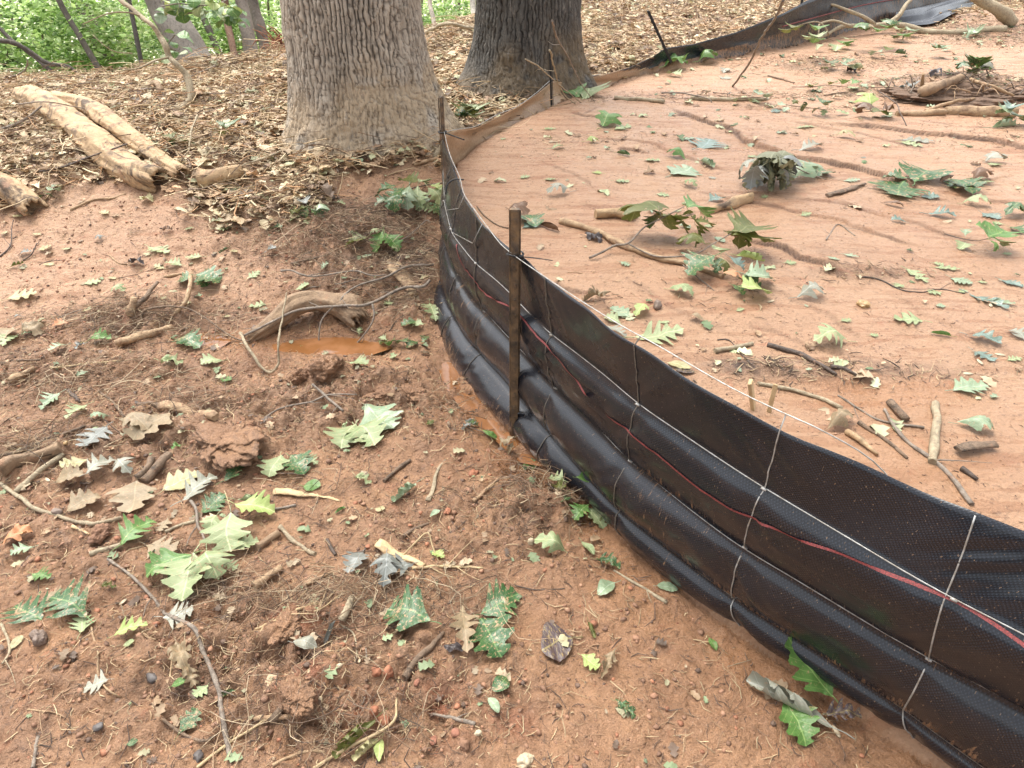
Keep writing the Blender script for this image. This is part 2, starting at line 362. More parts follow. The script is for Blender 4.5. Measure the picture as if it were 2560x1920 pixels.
def m_leaf(name, ca, cb, vein, mud=.4, rough=.42, trans=.12, mudc=(.50, .30, .18)):
    m, n, b = mat(name); L = n.links
    uvn = n.nodes.new('ShaderNodeUVMap').outputs[0]; sx = n.nodes.new('ShaderNodeSeparateXYZ'); L.new(uvn, sx.inputs[0])
    oi = n.nodes.new('ShaderNodeObjectInfo'); rv = oi.outputs['Random']
    v = n.nodes.new('ShaderNodeVectorMath'); v.operation = 'MULTIPLY_ADD'; L.new(uvn, v.inputs[0]); v.inputs[1].default_value = (1, 1, 1)
    cx = n.nodes.new('ShaderNodeCombineXYZ'); L.new(math_(n, 'MULTIPLY', rv, 37.), cx.inputs[0]); L.new(math_(n, 'MULTIPLY', rv, 91.), cx.inputs[1]); L.new(cx.outputs[0], v.inputs[2]); v = v.outputs[0]
    u = math_(n, 'ABSOLUTE', math_(n, 'SUBTRACT', sx.outputs[0], .5))
    c = mix(n, ramp(n, noise(n, v, 3.5, 4), .35, .65), ca, cb)
    c = mix(n, math_(n, 'MULTIPLY', rv, .8), c, cb)
    mid = math_(n, 'LESS_THAN', u, .012)
    lat = math_(n, 'LESS_THAN', math_(n, 'FRACT', math_(n, 'MULTIPLY', math_(n, 'SUBTRACT', sx.outputs[1], math_(n, 'MULTIPLY', u, .85)), 7.)), .07)
    c = mix(n, math_(n, 'MULTIPLY', math_(n, 'MAXIMUM', mid, math_(n, 'MULTIPLY', lat, .7)), .75), c, vein)
    c = mix(n, math_(n, 'MULTIPLY', ramp(n, noise(n, v, 17, 5, .7), .66-.18*mud, .72-.18*mud), .85), c, mudc)
    c = mix(n, math_(n, 'MULTIPLY', ramp(n, noise(n, v, 2.6, 5, .7, .8), .70-.2*mud, .78-.2*mud), .8), c, mudc)
    c = mix(n, math_(n, 'MULTIPLY', ramp(n, noise(n, v, 31, 2, .5), .69, .73), .6), c, (.06, .04, .03))
    L.new(c, b.inputs['Base Color']); b.inputs['Roughness'].default_value = rough
    bump(n, b, noise(n, v, 14, 4), .35, .006)
    t = n.nodes.new('ShaderNodeBsdfTranslucent'); L.new(c, t.inputs[0]); ms = n.nodes.new('ShaderNodeMixShader'); ms.inputs[0].default_value = trans
    L.new(b.outputs[0], ms.inputs[1]); L.new(t.outputs[0], ms.inputs[2]); L.new(ms.outputs[0], n.nodes['Material Output'].inputs[0]); return m
def m_attrcol(name, rough=.65, trans=0., bs=.3, bsc=60, var=.0):
    m, n, b = mat(name); L = n.links; c = attr(n, 'Col').outputs['Color']; co = objco(n)
    L.new(c, b.inputs['Base Color']); b.inputs['Roughness'].default_value = rough
    if bs: bump(n, b, noise(n, co, bsc, 4, .6), bs, .01)
    if trans:
        t = n.nodes.new('ShaderNodeBsdfTranslucent'); L.new(c, t.inputs[0]); ms = n.nodes.new('ShaderNodeMixShader'); ms.inputs[0].default_value = trans
        L.new(b.outputs[0], ms.inputs[1]); L.new(t.outputs[0], ms.inputs[2]); L.new(ms.outputs[0], n.nodes['Material Output'].inputs[0])
    return m
def m_plain(name, c, rough=.5, metal=0., bs=0., sc=40, c2=None):
    m, n, b = mat(name); co = objco(n); nn = noise(n, co, sc, 5, .65)
    n.links.new(mix(n, ramp(n, nn, .38, .62), c, c2 or tuple(x*.7 for x in c)), b.inputs['Base Color']); b.inputs['Roughness'].default_value = rough; b.inputs['Metallic'].default_value = metal
    if bs: bump(n, b, nn, bs, .005)
    return m
LM = {
 'G': m_leaf('dark_green_leaf', (.030, .085, .028), (.055, .125, .040), (.16, .26, .09), .60, .36),
 'V': m_leaf('fresh_green_leaf', (.075, .17, .035), (.12, .23, .06), (.30, .42, .14), .35, .4, .2),
 'O': m_leaf('olive_leaf', (.085, .105, .020), (.13, .14, .03), (.22, .22, .08), .35, .45, .25),
 'P': m_leaf('pale_green_leaf', (.21, .28, .12), (.29, .33, .17), (.50, .55, .30), .40, .5),
 'L': m_leaf('lime_leaf', (.30, .40, .11), (.38, .45, .16), (.6, .62, .3), .0, .45, .2),
 'M': m_leaf('mint_leaf', (.20, .28, .16), (.27, .34, .21), (.4, .48, .34), .4, .3),
 'W': m_leaf('wet_sheen_leaf', (.12, .18, .145), (.17, .23, .185), (.25, .33, .3), .2, .16),  # dark green wet leaf; its blue-grey sky sheen is painted into the base colour
 'S': m_leaf('silver_grey_leaf', (.22, .225, .17), (.29, .285, .22), (.42, .42, .36), .35, .4),
 'E': m_leaf('slate_grey_leaf', (.15, .16, .14), (.21, .215, .19), (.3, .32, .3), .0, .35),
 'T': m_leaf('tan_leaf', (.22, .165, .095), (.29, .22, .13), (.36, .28, .17), .5, .55),
 'B': m_leaf('brown_leaf', (.10, .052, .027), (.16, .085, .045), (.2, .12, .07), .1, .45),
 'R': m_leaf('rust_leaf', (.42, .17, .075), (.50, .24, .11), (.55, .3, .16), .0, .5),
 'Y': m_leaf('yellow_leaf', (.31, .29, .12), (.37, .32, .17), (.6, .52, .3), .05, .45),
 'K': m_leaf('blackish_leaf', (.035, .028, .026), (.06, .045, .042), (.09, .07, .06), .0, .3),
 'D': m_leaf('blotched_leaf', (.055, .04, .045), (.09, .06, .06), (.3, .24, .1), .55, .35, .1, (.42, .30, .10)),
}
LMN = {'G': 'dark green', 'V': 'fresh green', 'O': 'olive green', 'P': 'pale green', 'L': 'lime green', 'M': 'mint green', 'W': 'wet blue-sheened', 'S': 'silver grey', 'E': 'slate grey', 'T': 'tan', 'B': 'brown', 'R': 'rust orange', 'Y': 'yellow', 'K': 'blackish', 'D': 'blotched dark'}
WM = {
 'tan': m_wood('peeled_tan_wood', (.46, .32, .185), (.33, .21, .12), 45, bs=.7, dark=.5, cd=(.16, .09, .05)),
 'cream': m_wood('cream_lichened_bark', (.46, .38, .25), (.31, .245, .16), 90, bs=.6, dark=.35, cd=(.12, .09, .06)),
 'grey': m_wood('grey_twig_bark', (.30, .25, .20), (.19, .15, .115), 80, bs=.5),
 'brown': m_wood('brown_bark', (.17, .115, .075), (.25, .17, .11), 60, bs=.8, dark=.6),
 'dark': m_wood('dark_wet_bark', (.07, .05, .038), (.115, .08, .06), 70, bs=.6, rough=.5),
 'straw': m_wood('straw_fibre', (.50, .38, .21), (.40, .29, .16), 60, bs=.3, dark=.1, cd=(.2, .13, .08)),
 'pale': m_wood('fresh_split_wood', (.62, .47, .27), (.54, .38, .20), 40, bs=.5, dark=.12, cd=(.25, .15, .08)),
 'rot': m_wood('crumbly_rotten_log', (.52, .36, .20), (.36, .235, .13), 16, bs=1., dark=.8, cd=(.10, .065, .04)),
 'mudlog': m_wood('mud_smeared_log', (.33, .22, .13), (.25, .165, .10), 30, bs=.8, dark=.3),
}

# ================= THE GROUND =================
def graded(lo, a, b, hi, st, g):
    mid = list(np.arange(a, b+st, st)); o = []; s = st; v = mid[-1]
    while v < hi: s *= 1+g; v += s; o.append(v)
    u = []; s = st; v = mid[0]
    while v > lo: s *= 1+g; v -= s; u.append(v)
    return np.array(u[::-1]+mid+o)
gx = graded(-34, -1.75, 3.0, 40, .0085, .0125); gy = graded(-3, .50, 2.9, 6.2, .0085, .0024); gy = np.r_[gy, graded(6.1, gy[-1]+.03, gy[-1]+.06, 130, .03, .022)]; gy = np.unique(gy)
GX, GY = np.meshgrid(gx, gy); fx, fy = GX.ravel(), GY.ravel()
FD = fdist(fx, fy); SCARP_SOIL_SHADE = np.zeros(fx.shape); HZ = H(fx, fy, True, SCARP_SOIL_SHADE)
LIT = litter_mask(fx, fy, FD); RO = rough_mask(fx, fy)*(FD < 0)*ss(.02, .16, -FD)
WETB = [gpx(700,745,0,.35,.16,.9), gpx(1030,890,0,.16,.2,1), gpx(1140,1000,0,.14,.1,1), gpx(1500,1340,0,.25,.14,.8), gpx(1750,1500,0,.2,.12,.8), gpx(1350,1200,0,.12,.12,.6),
 gpx(1980,860,.42,.25,.07,1), gpx(1850,830,.42,.3,.05,.6), gpx(2060,1000,.42,.3,.14,.8), gpx(1570,315,.42,.4,.25,.8), gpx(1900,470,.42,.5,.14,.8), gpx(2080,560,.42,.4,.14,.6), gpx(1540,520,.42,.15,.08,.8), gpx(100,1300,0,.35,.25,.45), gpx(450,735,0,.2,.08,.9)]
WET = np.clip(blobs(fx, fy, WETB)+1.1*np.exp(-np.abs(FD+.02)/.085)*(FD < 0)*(fy < 2.1), 0, 1)*(.65+.35*vn(fx*9, fy*9, 0, 81))
DRK = np.clip(blobs(fx, fy, [gpx(820,600,0,.3,.14,.7), gpx(820,500,.1,.3,.1,.6), gpx(900,620,0,.15,.15,.6), gpx(330,720,0,.2,.08,.5), gpx(2075,190,.42,.6,.2,1.), gpx(1660,800,.42,.16,.05,.9), gpx(1810,800,.42,.35,.045,.8), gpx(1870,600,.42,.22,.05,.6),
 gpx(1800,560,.42,.2,.06,.3), gpx(1130,1020,0,.14,.05,.9), gpx(380,1490,0,.12,.05,.5), gpx(640,1460,0,.14,.08,.35), gpx(2150,80,.42,.6,.4,.7), gpx(1250,690,.42,.25,.05,.5), gpx(480,1240,0,.2,.05,.3), gpx(150,990,0,.3,.05,.4)]), 0, 1)
RED = np.clip(blobs(fx, fy, [gpx(600,1360,0,.14,.05,.9), gpx(700,1490,0,.08,.05,.8), gpx(900,1530,0,.14,.06,.8), gpx(850,1060,0,.06,.03,.6), gpx(1020,1030,0,.05,.025,.9), gpx(840,1560,0,.15,.05,.7), gpx(120,1075,0,.08,.03,.6), gpx(550,1090,0,.05,.02,.5), gpx(1110,1560,0,.05,.04,.5)]), 0, 1)
PALE = ss(11, 16, fy)*ss(-.02, -.12, fx/np.maximum(fy, 1))
gm = npmesh('ground', np.stack([fx, fy, HZ], 1), gridfaces(len(gy), len(gx)), attrs={'inner': (FD > 0)*1.+(FD <= 0)*np.clip(.25*ss(2.4, 3.0, fy)+blobs(fx, fy, [gpx(120,600,0,.5,.35,.9), gpx(300,540,.1,.6,.3,.8), gpx(180,480,.1,.9,.25,.6), gpx(620,560,.05,.3,.2,.3), gpx(450,640,0,.25,.1,.6)]), 0, .85)*(1-RO), 'rough': RO, 'litter': LIT, 'wet': WET, 'dark': DRK, 'red': RED, 'pale': PALE, 'scarp_soil_shade': np.clip(SCARP_SOIL_SHADE, 0, 1)})
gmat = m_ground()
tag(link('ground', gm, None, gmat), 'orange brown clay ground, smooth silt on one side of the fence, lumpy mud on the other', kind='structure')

# puddles
def m_water():
    m, n, b = mat('muddy_water'); co = objco(n)
    n.links.new(mix(n, ramp(n, noise(n, co, 9, 4, .6, .5), .4, .6), (.20, .085, .030), (.27, .125, .055)), b.inputs['Base Color'])
    b.inputs['Roughness'].default_value = .06; b.inputs['Specular IOR Level'].default_value = .6; bump(n, b, noise(n, co, 16, 3), .08, .006); return m
MW = m_water()
def puddle(pts, z, label):
    P = [Vector(at(x, y, z)) for x, y in pts]; c = sum(P, Vector())/len(P)
    me = pymesh('puddle', [tuple(p-c) for p in P], [tuple(range(len(P)))])
    if me.polygons[0].normal.z < 0: me.flip_normals()
    o = link('puddle', me, None, MW); o.location = c; tag(o, label, kind='structure')
puddle([(560,770),(620,715),(730,708),(840,715),(870,745),(800,768),(690,775)], -.017, 'shallow orange puddle lying under the bent log')
puddle([(935,760),(985,780),(1050,850),(1120,930),(1170,990),(1185,1010),(1125,1000),(1062,945),(1005,895),(960,835)], -.018, 'orange water pooled along the foot of the black fence')
puddle([(395,725),(450,712),(500,735),(470,757),(400,752)], -.004, 'small grey puddle among broken twigs')

# ================= THE SILT FENCE =================
def m_fabric():
    m, n, b = mat('black_woven_fabric'); L = n.links
    uv = n.nodes.new('ShaderNodeUVMap').outputs[0]; sx = n.nodes.new('ShaderNodeSeparateXYZ'); L.new(uv, sx.inputs[0])
    u, v = sx.outputs[0], sx.outputs[1]; K = 2*math.pi/.0075
    su = math_(n, 'SINE', math_(n, 'MULTIPLY', u, K)); sv = math_(n, 'SINE', math_(n, 'MULTIPLY', v, K*.9))
    wv = math_(n, 'MULTIPLY', su, sv)
    st = mapping(n, uv, (1, .16, 1)); d1 = noise(n, st, 130, 4, .75); d2 = noise(n, uv, 9, 4, .6); d3 = noise(n, st, 36, 5, .7)
    dirt = attr(n, 'dirt').outputs['Fac']; thr = math_(n, 'SUBTRACT', .70, math_(n, 'MULTIPLY', dirt, .36))
    dm = math_(n, 'MULTIPLY', math_(n, 'SUBTRACT', math_(n, 'ADD', math_(n, 'MULTIPLY', d1, .6), math_(n, 'MULTIPLY', d3, .4)), thr), 14.)
    o = n.nodes.new('ShaderNodeClamp'); L.new(dm, o.inputs[0]); dm = math_(n, 'MULTIPLY', o.outputs[0], .85)
    base = mix(n, ramp(n, wv, .1, .9), (.006, .0078, .012), (.022, .027, .038))
    base = mix(n, math_(n, 'MULTIPLY', dirt, .14), base, (.10, .055, .028))
    c = mix(n, dm, base, mix(n, ramp(n, d2, .35, .65), (.33, .19, .10), (.24, .13, .065)))
    c = mix(n, math_(n, 'MULTIPLY', ramp(n, dirt, .86, 1.), .8), c, mix(n, ramp(n, d1, .35, .6), (.26, .155, .085), (.46, .31, .18)))
    sp = ramp(n, noise(n, mapping(n, uv, (1, .45, 1)), 240, 2, .6), .665, .70); c = mix(n, math_(n, 'MULTIPLY', sp, .4), c, (.42, .27, .16))
    L.new(c, b.inputs['Base Color'])
    r = mix(n, dm, ramp(n, d2, .3, .7, (.20,)*3, (.32,)*3), (.75, .75, .75)); L.new(r, b.inputs['Roughness'])
    b.inputs['Specular IOR Level'].default_value = .25; b.inputs['Coat Weight'].default_value = .55; b.inputs['Coat IOR'].default_value = 1.55; b.inputs['Coat Roughness'].default_value = .17
    bump(n, b, wv, .17, .0013, bump(n, None, d2, .15, .02)); return m
MF = m_fabric()
fence = tag(empty('silt_fence', (-.31, 3.13, 0)), 'black woven silt fence on wire mesh and steel posts, bulging and curving across the mud', 'silt fence')
Ys = np.linspace(YMIN, 3.12, 330)
SUB = 13
def frow(k): return np.stack([rowX(k, Ys), Ys, np.full(len(Ys), ROWZ[k])], 1)
rows0 = [frow(k) for k in range(5)]
for k in range(5):      # smooth each line a little
    kern = np.hanning(23); kern /= kern.sum(); x = rows0[k][:, 0]; xp = np.pad(x, 11, mode='reflect', reflect_type='odd'); rows0[k][:, 0] = np.convolve(xp, kern, 'valid')
arc = np.r_[0, np.cumsum(np.hypot(np.diff(rows0[2][:, 0]), np.diff(Ys)))]
tx = np.gradient(rows0[2][:, 0]); ty = np.gradient(Ys); ll = np.hypot(tx, ty); ONX, ONY = -ty/ll, tx/ll
STAY = [.80, 1.085, 1.385, 1.72, 2.20, 2.50, 2.80]
stay_s = np.interp(STAY, Ys, arc); BUL = [.003, .024, .036, .036]
post_w = np.exp(-((Ys-3.12)/.10)**2)
rows0[0][:, 2] += .012*np.sin(arc*3.1)+.004*vn(arc*9, 0.*arc, 0, 3)
V = []; UV = []; DI = []; vlen = 0
sd = np.min(np.abs(arc[:, None]-stay_s[None, :]), 1); pull = np.exp(-(sd/.035)**2)
for k in range(4):
    for j in range(SUB+(k == 3)):
        t = j/SUB; p = rows0[k]*(1-t)+rows0[k+1]*t
        bul = BUL[k]*(math.sin(math.pi*t**(.62 if k == 1 else .85))**.8 if 0 < t < 1 else 0)*(1-.85*post_w)*(1-.26*pull)*(1+.20*vn(arc*2.3, k*5.+0*arc, 0, 7))
        tuck = -.008*(1 if j == 0 and k > 1 else 0)
        wr = .0032*vn(arc*46+t*9*np.sign(np.sin(arc*8)), k*3+t*2.2+0*arc, 0, 12)*math.sin(math.pi*t)*(.35+1.6*np.exp(-(sd/.09)**2))
        wr = wr+.004*vn(arc*7, k*3+t*1.5+0*arc, 0, 13)*math.sin(math.pi*t)
        if k == 1: # tension folds running along the fabric below the second wire
            wr = wr+.0058*np.sin(t*math.pi*13+2.2*vn(arc*3.5, 0*arc, 0, 18))*ss(.05, .2, t)*ss(.75, .45, t)*ss(-.05, .3, vn(arc*2.6+.7, 0*arc, 0, 19)+.25)
        o = bul+wr+tuck; V.append(np.stack([p[:, 0]+ONX*o, p[:, 1]+ONY*o, p[:, 2]], 1))
        UV.append(np.stack([arc, np.full(len(arc), vlen+t*.2)], 1))
        dd = .10+.40*ss(.45, 1., t)**2*(k > 0)+.16*(k >= 2)+.06*ss(1.7, 2.6, Ys)+(.12*ss(.8, 0, t) if k == 0 else 0)
        if k == 0: dd = dd-.15
        if k == 3: dd = dd+.18*ss(.3, 1, t)
        DI.append(np.clip(dd+.15*vn(arc*4, t*2+k+0*arc, 0, 23), 0, 1))
    vlen += .2
nv = len(V); V = np.stack(V, 0); FAB = V.copy()
me = npmesh('fabric', (V-np.array([-.31, 3.13, 0])).reshape(-1, 3), gridfaces(nv, len(Ys)), uv=np.stack(UV).reshape(-1, 2), attrs={'dirt': np.stack(DI).ravel()})
fab = link('fabric', me, None, MF); fab.parent = fence
sol = fab.modifiers.new('thick', 'SOLIDIFY'); sol.thickness = .0015; sol.offset = 1
def fab_pt(Y, s, off=.0): # s = 0..4 in rows
    j = s*SUB; j0 = min(int(j), nv-2); f = j-j0; i = np.interp(Y, Ys, np.arange(len(Ys))); i0 = min(int(i), len(Ys)-2); g = i-i0
    A = FAB[j0, i0]*(1-g)+FAB[j0, i0+1]*g; B = FAB[j0+1, i0]*(1-g)+FAB[j0+1, i0+1]*g; p = A*(1-f)+B*f
    return p+np.array([ONX[i0], ONY[i0], .0])*off
def child(name, parts_or_vf, m, parent, smooth=True, label=None):
    V_, F_ = parts_or_vf; c = np.array(parent.location)
    o = link(name, pymesh(name, np.asarray(V_)-c, F_, smooth), None, m); o.parent = parent
    if label: o['label'] = label
    return o
# far stretch
def far_pts():
    B = [np.array((-.305, 3.15, .34))]; T = [np.array((-.305, 3.15, .64))]
    for (b, t), g in zip(FARPX, FARB):
        z = gz(g[0]+.03, g[1]-.02)-.03
        q = atY(t[0], t[1], g[1]+.02); B.append(np.array((g[0], g[1], z))); T.append(np.array((q[0], q[1], max(q[2], z+.06))))
    return np.array(B), np.array(T)
FB, FT = far_pts(); FB0, FT0 = FB.copy(), FT.copy()
sa = np.r_[0, np.cumsum(np.linalg.norm(np.diff(FB, axis=0), axis=1))]; sn = np.linspace(0, sa[-1], 300)
def rs(A): return np.stack([np.interp(sn, sa, A[:, k]) for k in range(3)], 1)
FBr, FTr = rs(FB), rs(FT); V = []; UV = []; DI = []; NT = 14
ipx = np.interp(sn, sa, np.arange(len(sa)))
for j in range(NT):
    t = j/(NT-1); p = FBr*(1-t)+FTr*t
    off = .018*math.sin(math.pi*t)*(1+.5*vn(sn*3, t*2+0*sn, 0, 31))+.006*vn(sn*5+t*3, t*3+0*sn, 0, 33)*math.sin(math.pi*t)
    tg = np.gradient(p, axis=0); q = np.hypot(tg[:, 0], tg[:, 1]); p[:, 0] -= tg[:, 1]/q*off; p[:, 1] += tg[:, 0]/q*off
    V.append(p); UV.append(np.stack([sn, np.full(len(sn), t*.5)], 1))
    line = np.interp(ipx, [0, 7, 9, 10, 12, 14, 22], [2.2, 1.6, .9, .45, .42, .50, .45])
    DI.append(np.clip(np.where(t < line+.05*vn(sn*8, 0*sn, 0, 35), np.interp(ipx, [0, 9, 10, 14, 22], [1.15, .95, .9, .62, .5]), .05), 0, 1.2))
V = np.stack(V); me = npmesh('fabric', (V-np.array([-.31, 3.13, 0])).reshape(-1, 3), gridfaces(NT, len(sn)), uv=np.stack(UV).reshape(-1, 2), attrs={'dirt': np.stack(DI).ravel()})
o = link('fabric', me, None, MF); o.parent = fence; o['label'] = 'far stretch of fabric, brown with dried silt'
sol = o.modifiers.new('thick', 'SOLIDIFY'); sol.thickness = .0015
# loose apron of fabric on the ground at the far end
ap0 = [pxl(*p) for p in [(1925,60),(1960,50),(2010,38),(2060,26),(2112,13),(2160,0)]]; ap1 = [pxl(*p) for p in [(1935,66),(1975,62),(2018,56),(2062,34),(2110,17),(2165,2)]]
A0 = smoothpath(ap0, .05); A1 = smoothpath(ap1, .05); n_ = 60
def rsn(P, n): L = np.r_[0, np.cumsum(np.linalg.norm(np.diff(P, axis=0), axis=1))]; s = np.linspace(0, L[-1], n); return np.stack([np.interp(s, L, P[:, k]) for k in range(3)], 1)
A0, A1 = rsn(A0, n_), rsn(A1, n_); V = []
for j in range(16):
    t = j/15; p = A0*(1-t)+A1*t+np.array([0, 0, .03+.10*(1-t)])
    p[:, 2] += .03*np.sin(t*16+np.arange(n_)*.06)*math.sin(math.pi*min(1, t+.1)); V.append(p)
V = np.stack(V); me = npmesh('apron', (V-np.array([-.31, 3.13, 0])).reshape(-1, 3), gridfaces(16, n_), uv=(V.reshape(-1, 3)[:, :2]), attrs={'dirt': np.zeros(16*n_)})
o = link('apron', me, None, MF); o.parent = fence; o['label'] = 'loose shiny flap of fabric spread on the ground'
# wires
MWIRE = m_plain('galvanised_wire', (.50, .50, .48), .4, .35, .2, 60, (.30, .27, .23)); MWIRE2 = m_plain('dulled_wire', (.20, .18, .15), .45, .2, .2, 90, (.12, .10, .08))
MRED = m_plain('red_thread', (.30, .05, .045), .6, 0, .3, 420, (.07, .02, .02))
def kink(P, a=.003, sc=6., s=0):
    P = np.array(P); i = np.arange(len(P))*.02; P[:, 0] += a*vn(i*sc, 0*i+s, 0, 4); P[:, 2] += a*vn(i*sc+9, 0*i+s, 0, 5); return P
topw = [at(x, y, .668)for x, y in [(970,330),(992,380),(1001,418),(1023,452),(1064,505),(1100,541),(1207,617),(1331,696),(1420,745),(1566,829),(1691,892),(1781,935)]]
topw = [(-.30, 3.12, .668)]+[p for p in topw if p[1] < 3.0]; q_ = topw[-1]; topw += [(q_[0]+.09, q_[1]-.035, .625), (q_[0]+.18, q_[1]-.09, .55), (q_[0]+.36, q_[1]-.25, .50)]
child('wire', tube(kink(smoothpath(topw, .02), .0025), .0014, 6), MWIRE, fence)
d0 = np.array([at(*p, .47) for p in [(963,450),(979,501)]])
for k, r in ((1, .0014), (2, .0013), (3, .0012)):
    P = [fab_pt(Y, k, .0045) for Y in np.linspace(YMIN+.01, 3.08, 150)]
    if k == 1: P = P+[np.array((-.302, 3.10, .60))]
    child('wire', tube(kink(P, .004, 5, k), r, 6), MWIRE if k == 1 else (MWIRE if k == 2 else MWIRE2), fence)
for Y in STAY:
    P = [fab_pt(Y+(.034*max(0, 1-s)+.010*max(0, 2-s) if Y < .9 else 0), s, .0035) for s in np.linspace(.02, 3.75, 46)]
    i0 = int(np.interp(Y, Ys, np.arange(len(Ys))))
    tw = min(topw, key=lambda q: abs(q[1]-Y)); tY = np.array([np.interp(Y, [q[1] for q in topw[::-1]], [q[0] for q in topw[::-1]]), Y, .668])
    child('stay_wire', tube(kink(([tY] if Y > .9 else [])+P, .002, 4, Y), .0016, 6), MWIRE if Y < 1.2 else MWIRE2, fence)
# knots where wires cross
for Y in STAY:
    for k in (1, 2):
        p = fab_pt(Y, k, .006); t = np.array([ONY[0], -ONX[0], 0])
        child('wire_knot', tube([p-t*.006, p, p+t*.006], .0035, 6), MWIRE, fence)
for px, Yd in (((1045,483),0),):   # slanting loose stay on the far stretch
    child('stay_wire', tube(kink([at(1041,483,.655), at(1020,525,.58), fab_pt(2.47, 1, .006)], .001), .0013, 5), MWIRE, fence)
    child('stay_wire', tube(kink([at(1003,420,.655), at(990,450,.58), fab_pt(2.70, 1, .006)], .001), .0013, 5), MWIRE, fence)
fw = [np.array((-.30, 3.14, .665))]+[FT0[i]+np.array((0, 0, .012)) for i in range(2, 9)]
child('wire', tube(kink(smoothpath(fw, .03), .006, 5), .0020, 6), MWIRE, fence)
# red thread woven along the fabric
RT = [(988,523),(996,559),(1020,600),(1050,635),(1095,655),(1127,678),(1195,770),(1300,880),(1400,966),(1500,1050),(1630,1115),(1800,1190),(1900,1225),(2030,1272),(2130,1330),(2212,1385)]
def proj(p):
    x, y, z = p[0], p[1], p[2]-CAMH; d = y*CP-z*SP; v = y*SP+z*CP; return (1106+F*x/d, 829.5-F*v/d)
PR = np.array([[proj(FAB[j, i]) for i in range(0, len(Ys), 3)] for j in range(0, 2*SUB+1)])
rp = []
for q in RT:
    d = np.hypot(PR[..., 0]-q[0], PR[..., 1]-q[1]); j, i = np.unravel_index(np.argmin(d), d.shape); rp.append((Ys[i*3], j/SUB))
rp = sorted(set(rp)); yy = np.linspace(rp[0][0], rp[-1][0], 260); sj = np.interp(yy, [a for a, b in rp], [b for a, b in rp]); kk = np.hanning(25); kk /= kk.sum(); sj = np.convolve(np.pad(sj, 12, mode='edge'), kk, 'valid')
for a in range(1):
    VV = []
    for y_, s_ in zip(yy, sj):
        p = fab_pt(y_, s_+(-.010 if a == 0 else .014), .0042); VV += [p, fab_pt(y_, s_+(-.010 if a == 0 else .014)+.026, .0042)]
    VV = np.array(VV)-np.array([-.31, 3.13, 0]); me = npmesh('red_thread', VV, gridfaces(len(yy), 2)); o = link('red_thread', me, None, MRED); o.parent = fence
ft = []
for i, f_ in ((14, .70), (15, .62), (17, .55), (19, .5)):
    ft.append(FB0[i]*(1-f_)+FT0[i]*f_+np.array((.01, -.035, 0)))
child('red_thread', tube(smoothpath(ft, .05), .005, 5), MRED, fence)
# posts: pressed steel U posts
MPOST = m_wood('stained_steel_post', (.20, .125, .062), (.075, .055, .04), 30, rough=.5, bs=.4, dark=.45, cd=(.012, .012, .012))
MBLK = m_plain('black_painted_steel', (.018, .018, .02), .45, .2, .3, 60)
def upost(p0, p1, wd, m, label):
    p0, p1 = Vector(p0), Vector(p1); L = (p1-p0).length; q = (p1-p0).to_track_quat('Z', 'Y').to_matrix(); t = .0035; parts = []
    parts.append(box((0, 0, L/2), (wd, t, L))); 
    for s in (-1, 1): parts.append(box((s*(wd/2-t/2-.0003), wd*.32, L/2), (t, wd*.6, L-.004))); parts.append(box((s*(wd/2+wd*.12), wd*.62+t, L/2), (wd*.30, t, L-.006)))
    for i in range(int(L/.05)): parts.append(box((0, -t*.9, L-.03-i*.05), (wd*.3, t, .012)))
    parts.append(box((0, wd*.3, L+.0025), (wd*1.12, wd*.75, .003)))
    V_, F_ = join(parts); V_ = V_@np.array(q).T+np.array(p0)
    o = child('post', (V_, F_), m, fence, smooth=False, label=label); b = o.modifiers.new('b', 'BEVEL'); b.width = .0008; b.segments = 2; return o
upost((.0085, 1.845, -.12), (.0085, 1.835, .797), .022, MPOST, 'rusty brown nearest post')
pb, pt_ = atY(966, 470, 3.14), atY(955, 210, 3.14)
upost((pb[0], 3.145, -.1), (pt_[0], 3.14, pt_[2]), .0155, MPOST, 'rusty post at the corner beside the big tree')
a_, b_ = atY(1194, 185, 4.62), atY(1187, 106, 4.62); upost((a_[0], 4.64, .35), (b_[0], 4.62, b_[2]), .011, MBLK, None)
a_, b_ = atY(1437, 110, 5.72), atY(1398, 25, 5.72); d_ = Vector(b_)-Vector(a_); upost(Vector(a_)-d_*.35+Vector((0,.03,0)), b_, .016, MBLK, 'black leaning post')
a_, b_ = atY(1741, 5, 7.1), atY(1738, -40, 7.1); upost((a_[0], 7.12, .3), (b_[0], 7.12, b_[2]), .024, MBLK, None)
# cable tie on the nearest post
zt = []; cx, cy, cz = .0085, 1.850, .662
for i in range(15):
    a = i/14*2*math.pi; zt.append((cx+.024*math.cos(a), cy+.020*math.sin(a), cz+.003*math.sin(a*2)))
tail = [(cx+.020, cy-.018, cz), (cx+.05, cy-.02, cz-.002), (cx+.085, cy-.022, cz-.006), (cx+.108, cy-.024, cz-.009)]
child('cable_tie', join([tube(zt, .0034, 5, flat=.6), tube(tail, [.003, .0027, .0022, .0018], 5, flat=.5), box((cx+.017, cy-.022, cz+.001), (.011, .009, .010)), tube([(cx-.02, cy-.02, cz+.008), (cx, cy-.026, cz+.004), (cx+.02, cy-.018, cz-.006)], .0028, 5)]), MBLK, fence)
zt2 = [(pb[0]+.018*math.cos(i/12*6.283), 3.14+.018*math.sin(i/12*6.283), .66) for i in range(13)]
child('cable_tie', join([tube(zt2, .0035, 5), tube([(pb[0]+.015, 3.12, .66), atY(1003, 302, 3.05)], .0028, 5)]), MBLK, fence)
hoop = [at(963,420,.6), at(966,400,.63), at(980,388,.65), at(1001,388,.66)]
child('cable_tie', tube(smoothpath(hoop, .01), .003, 5), MBLK, fence)

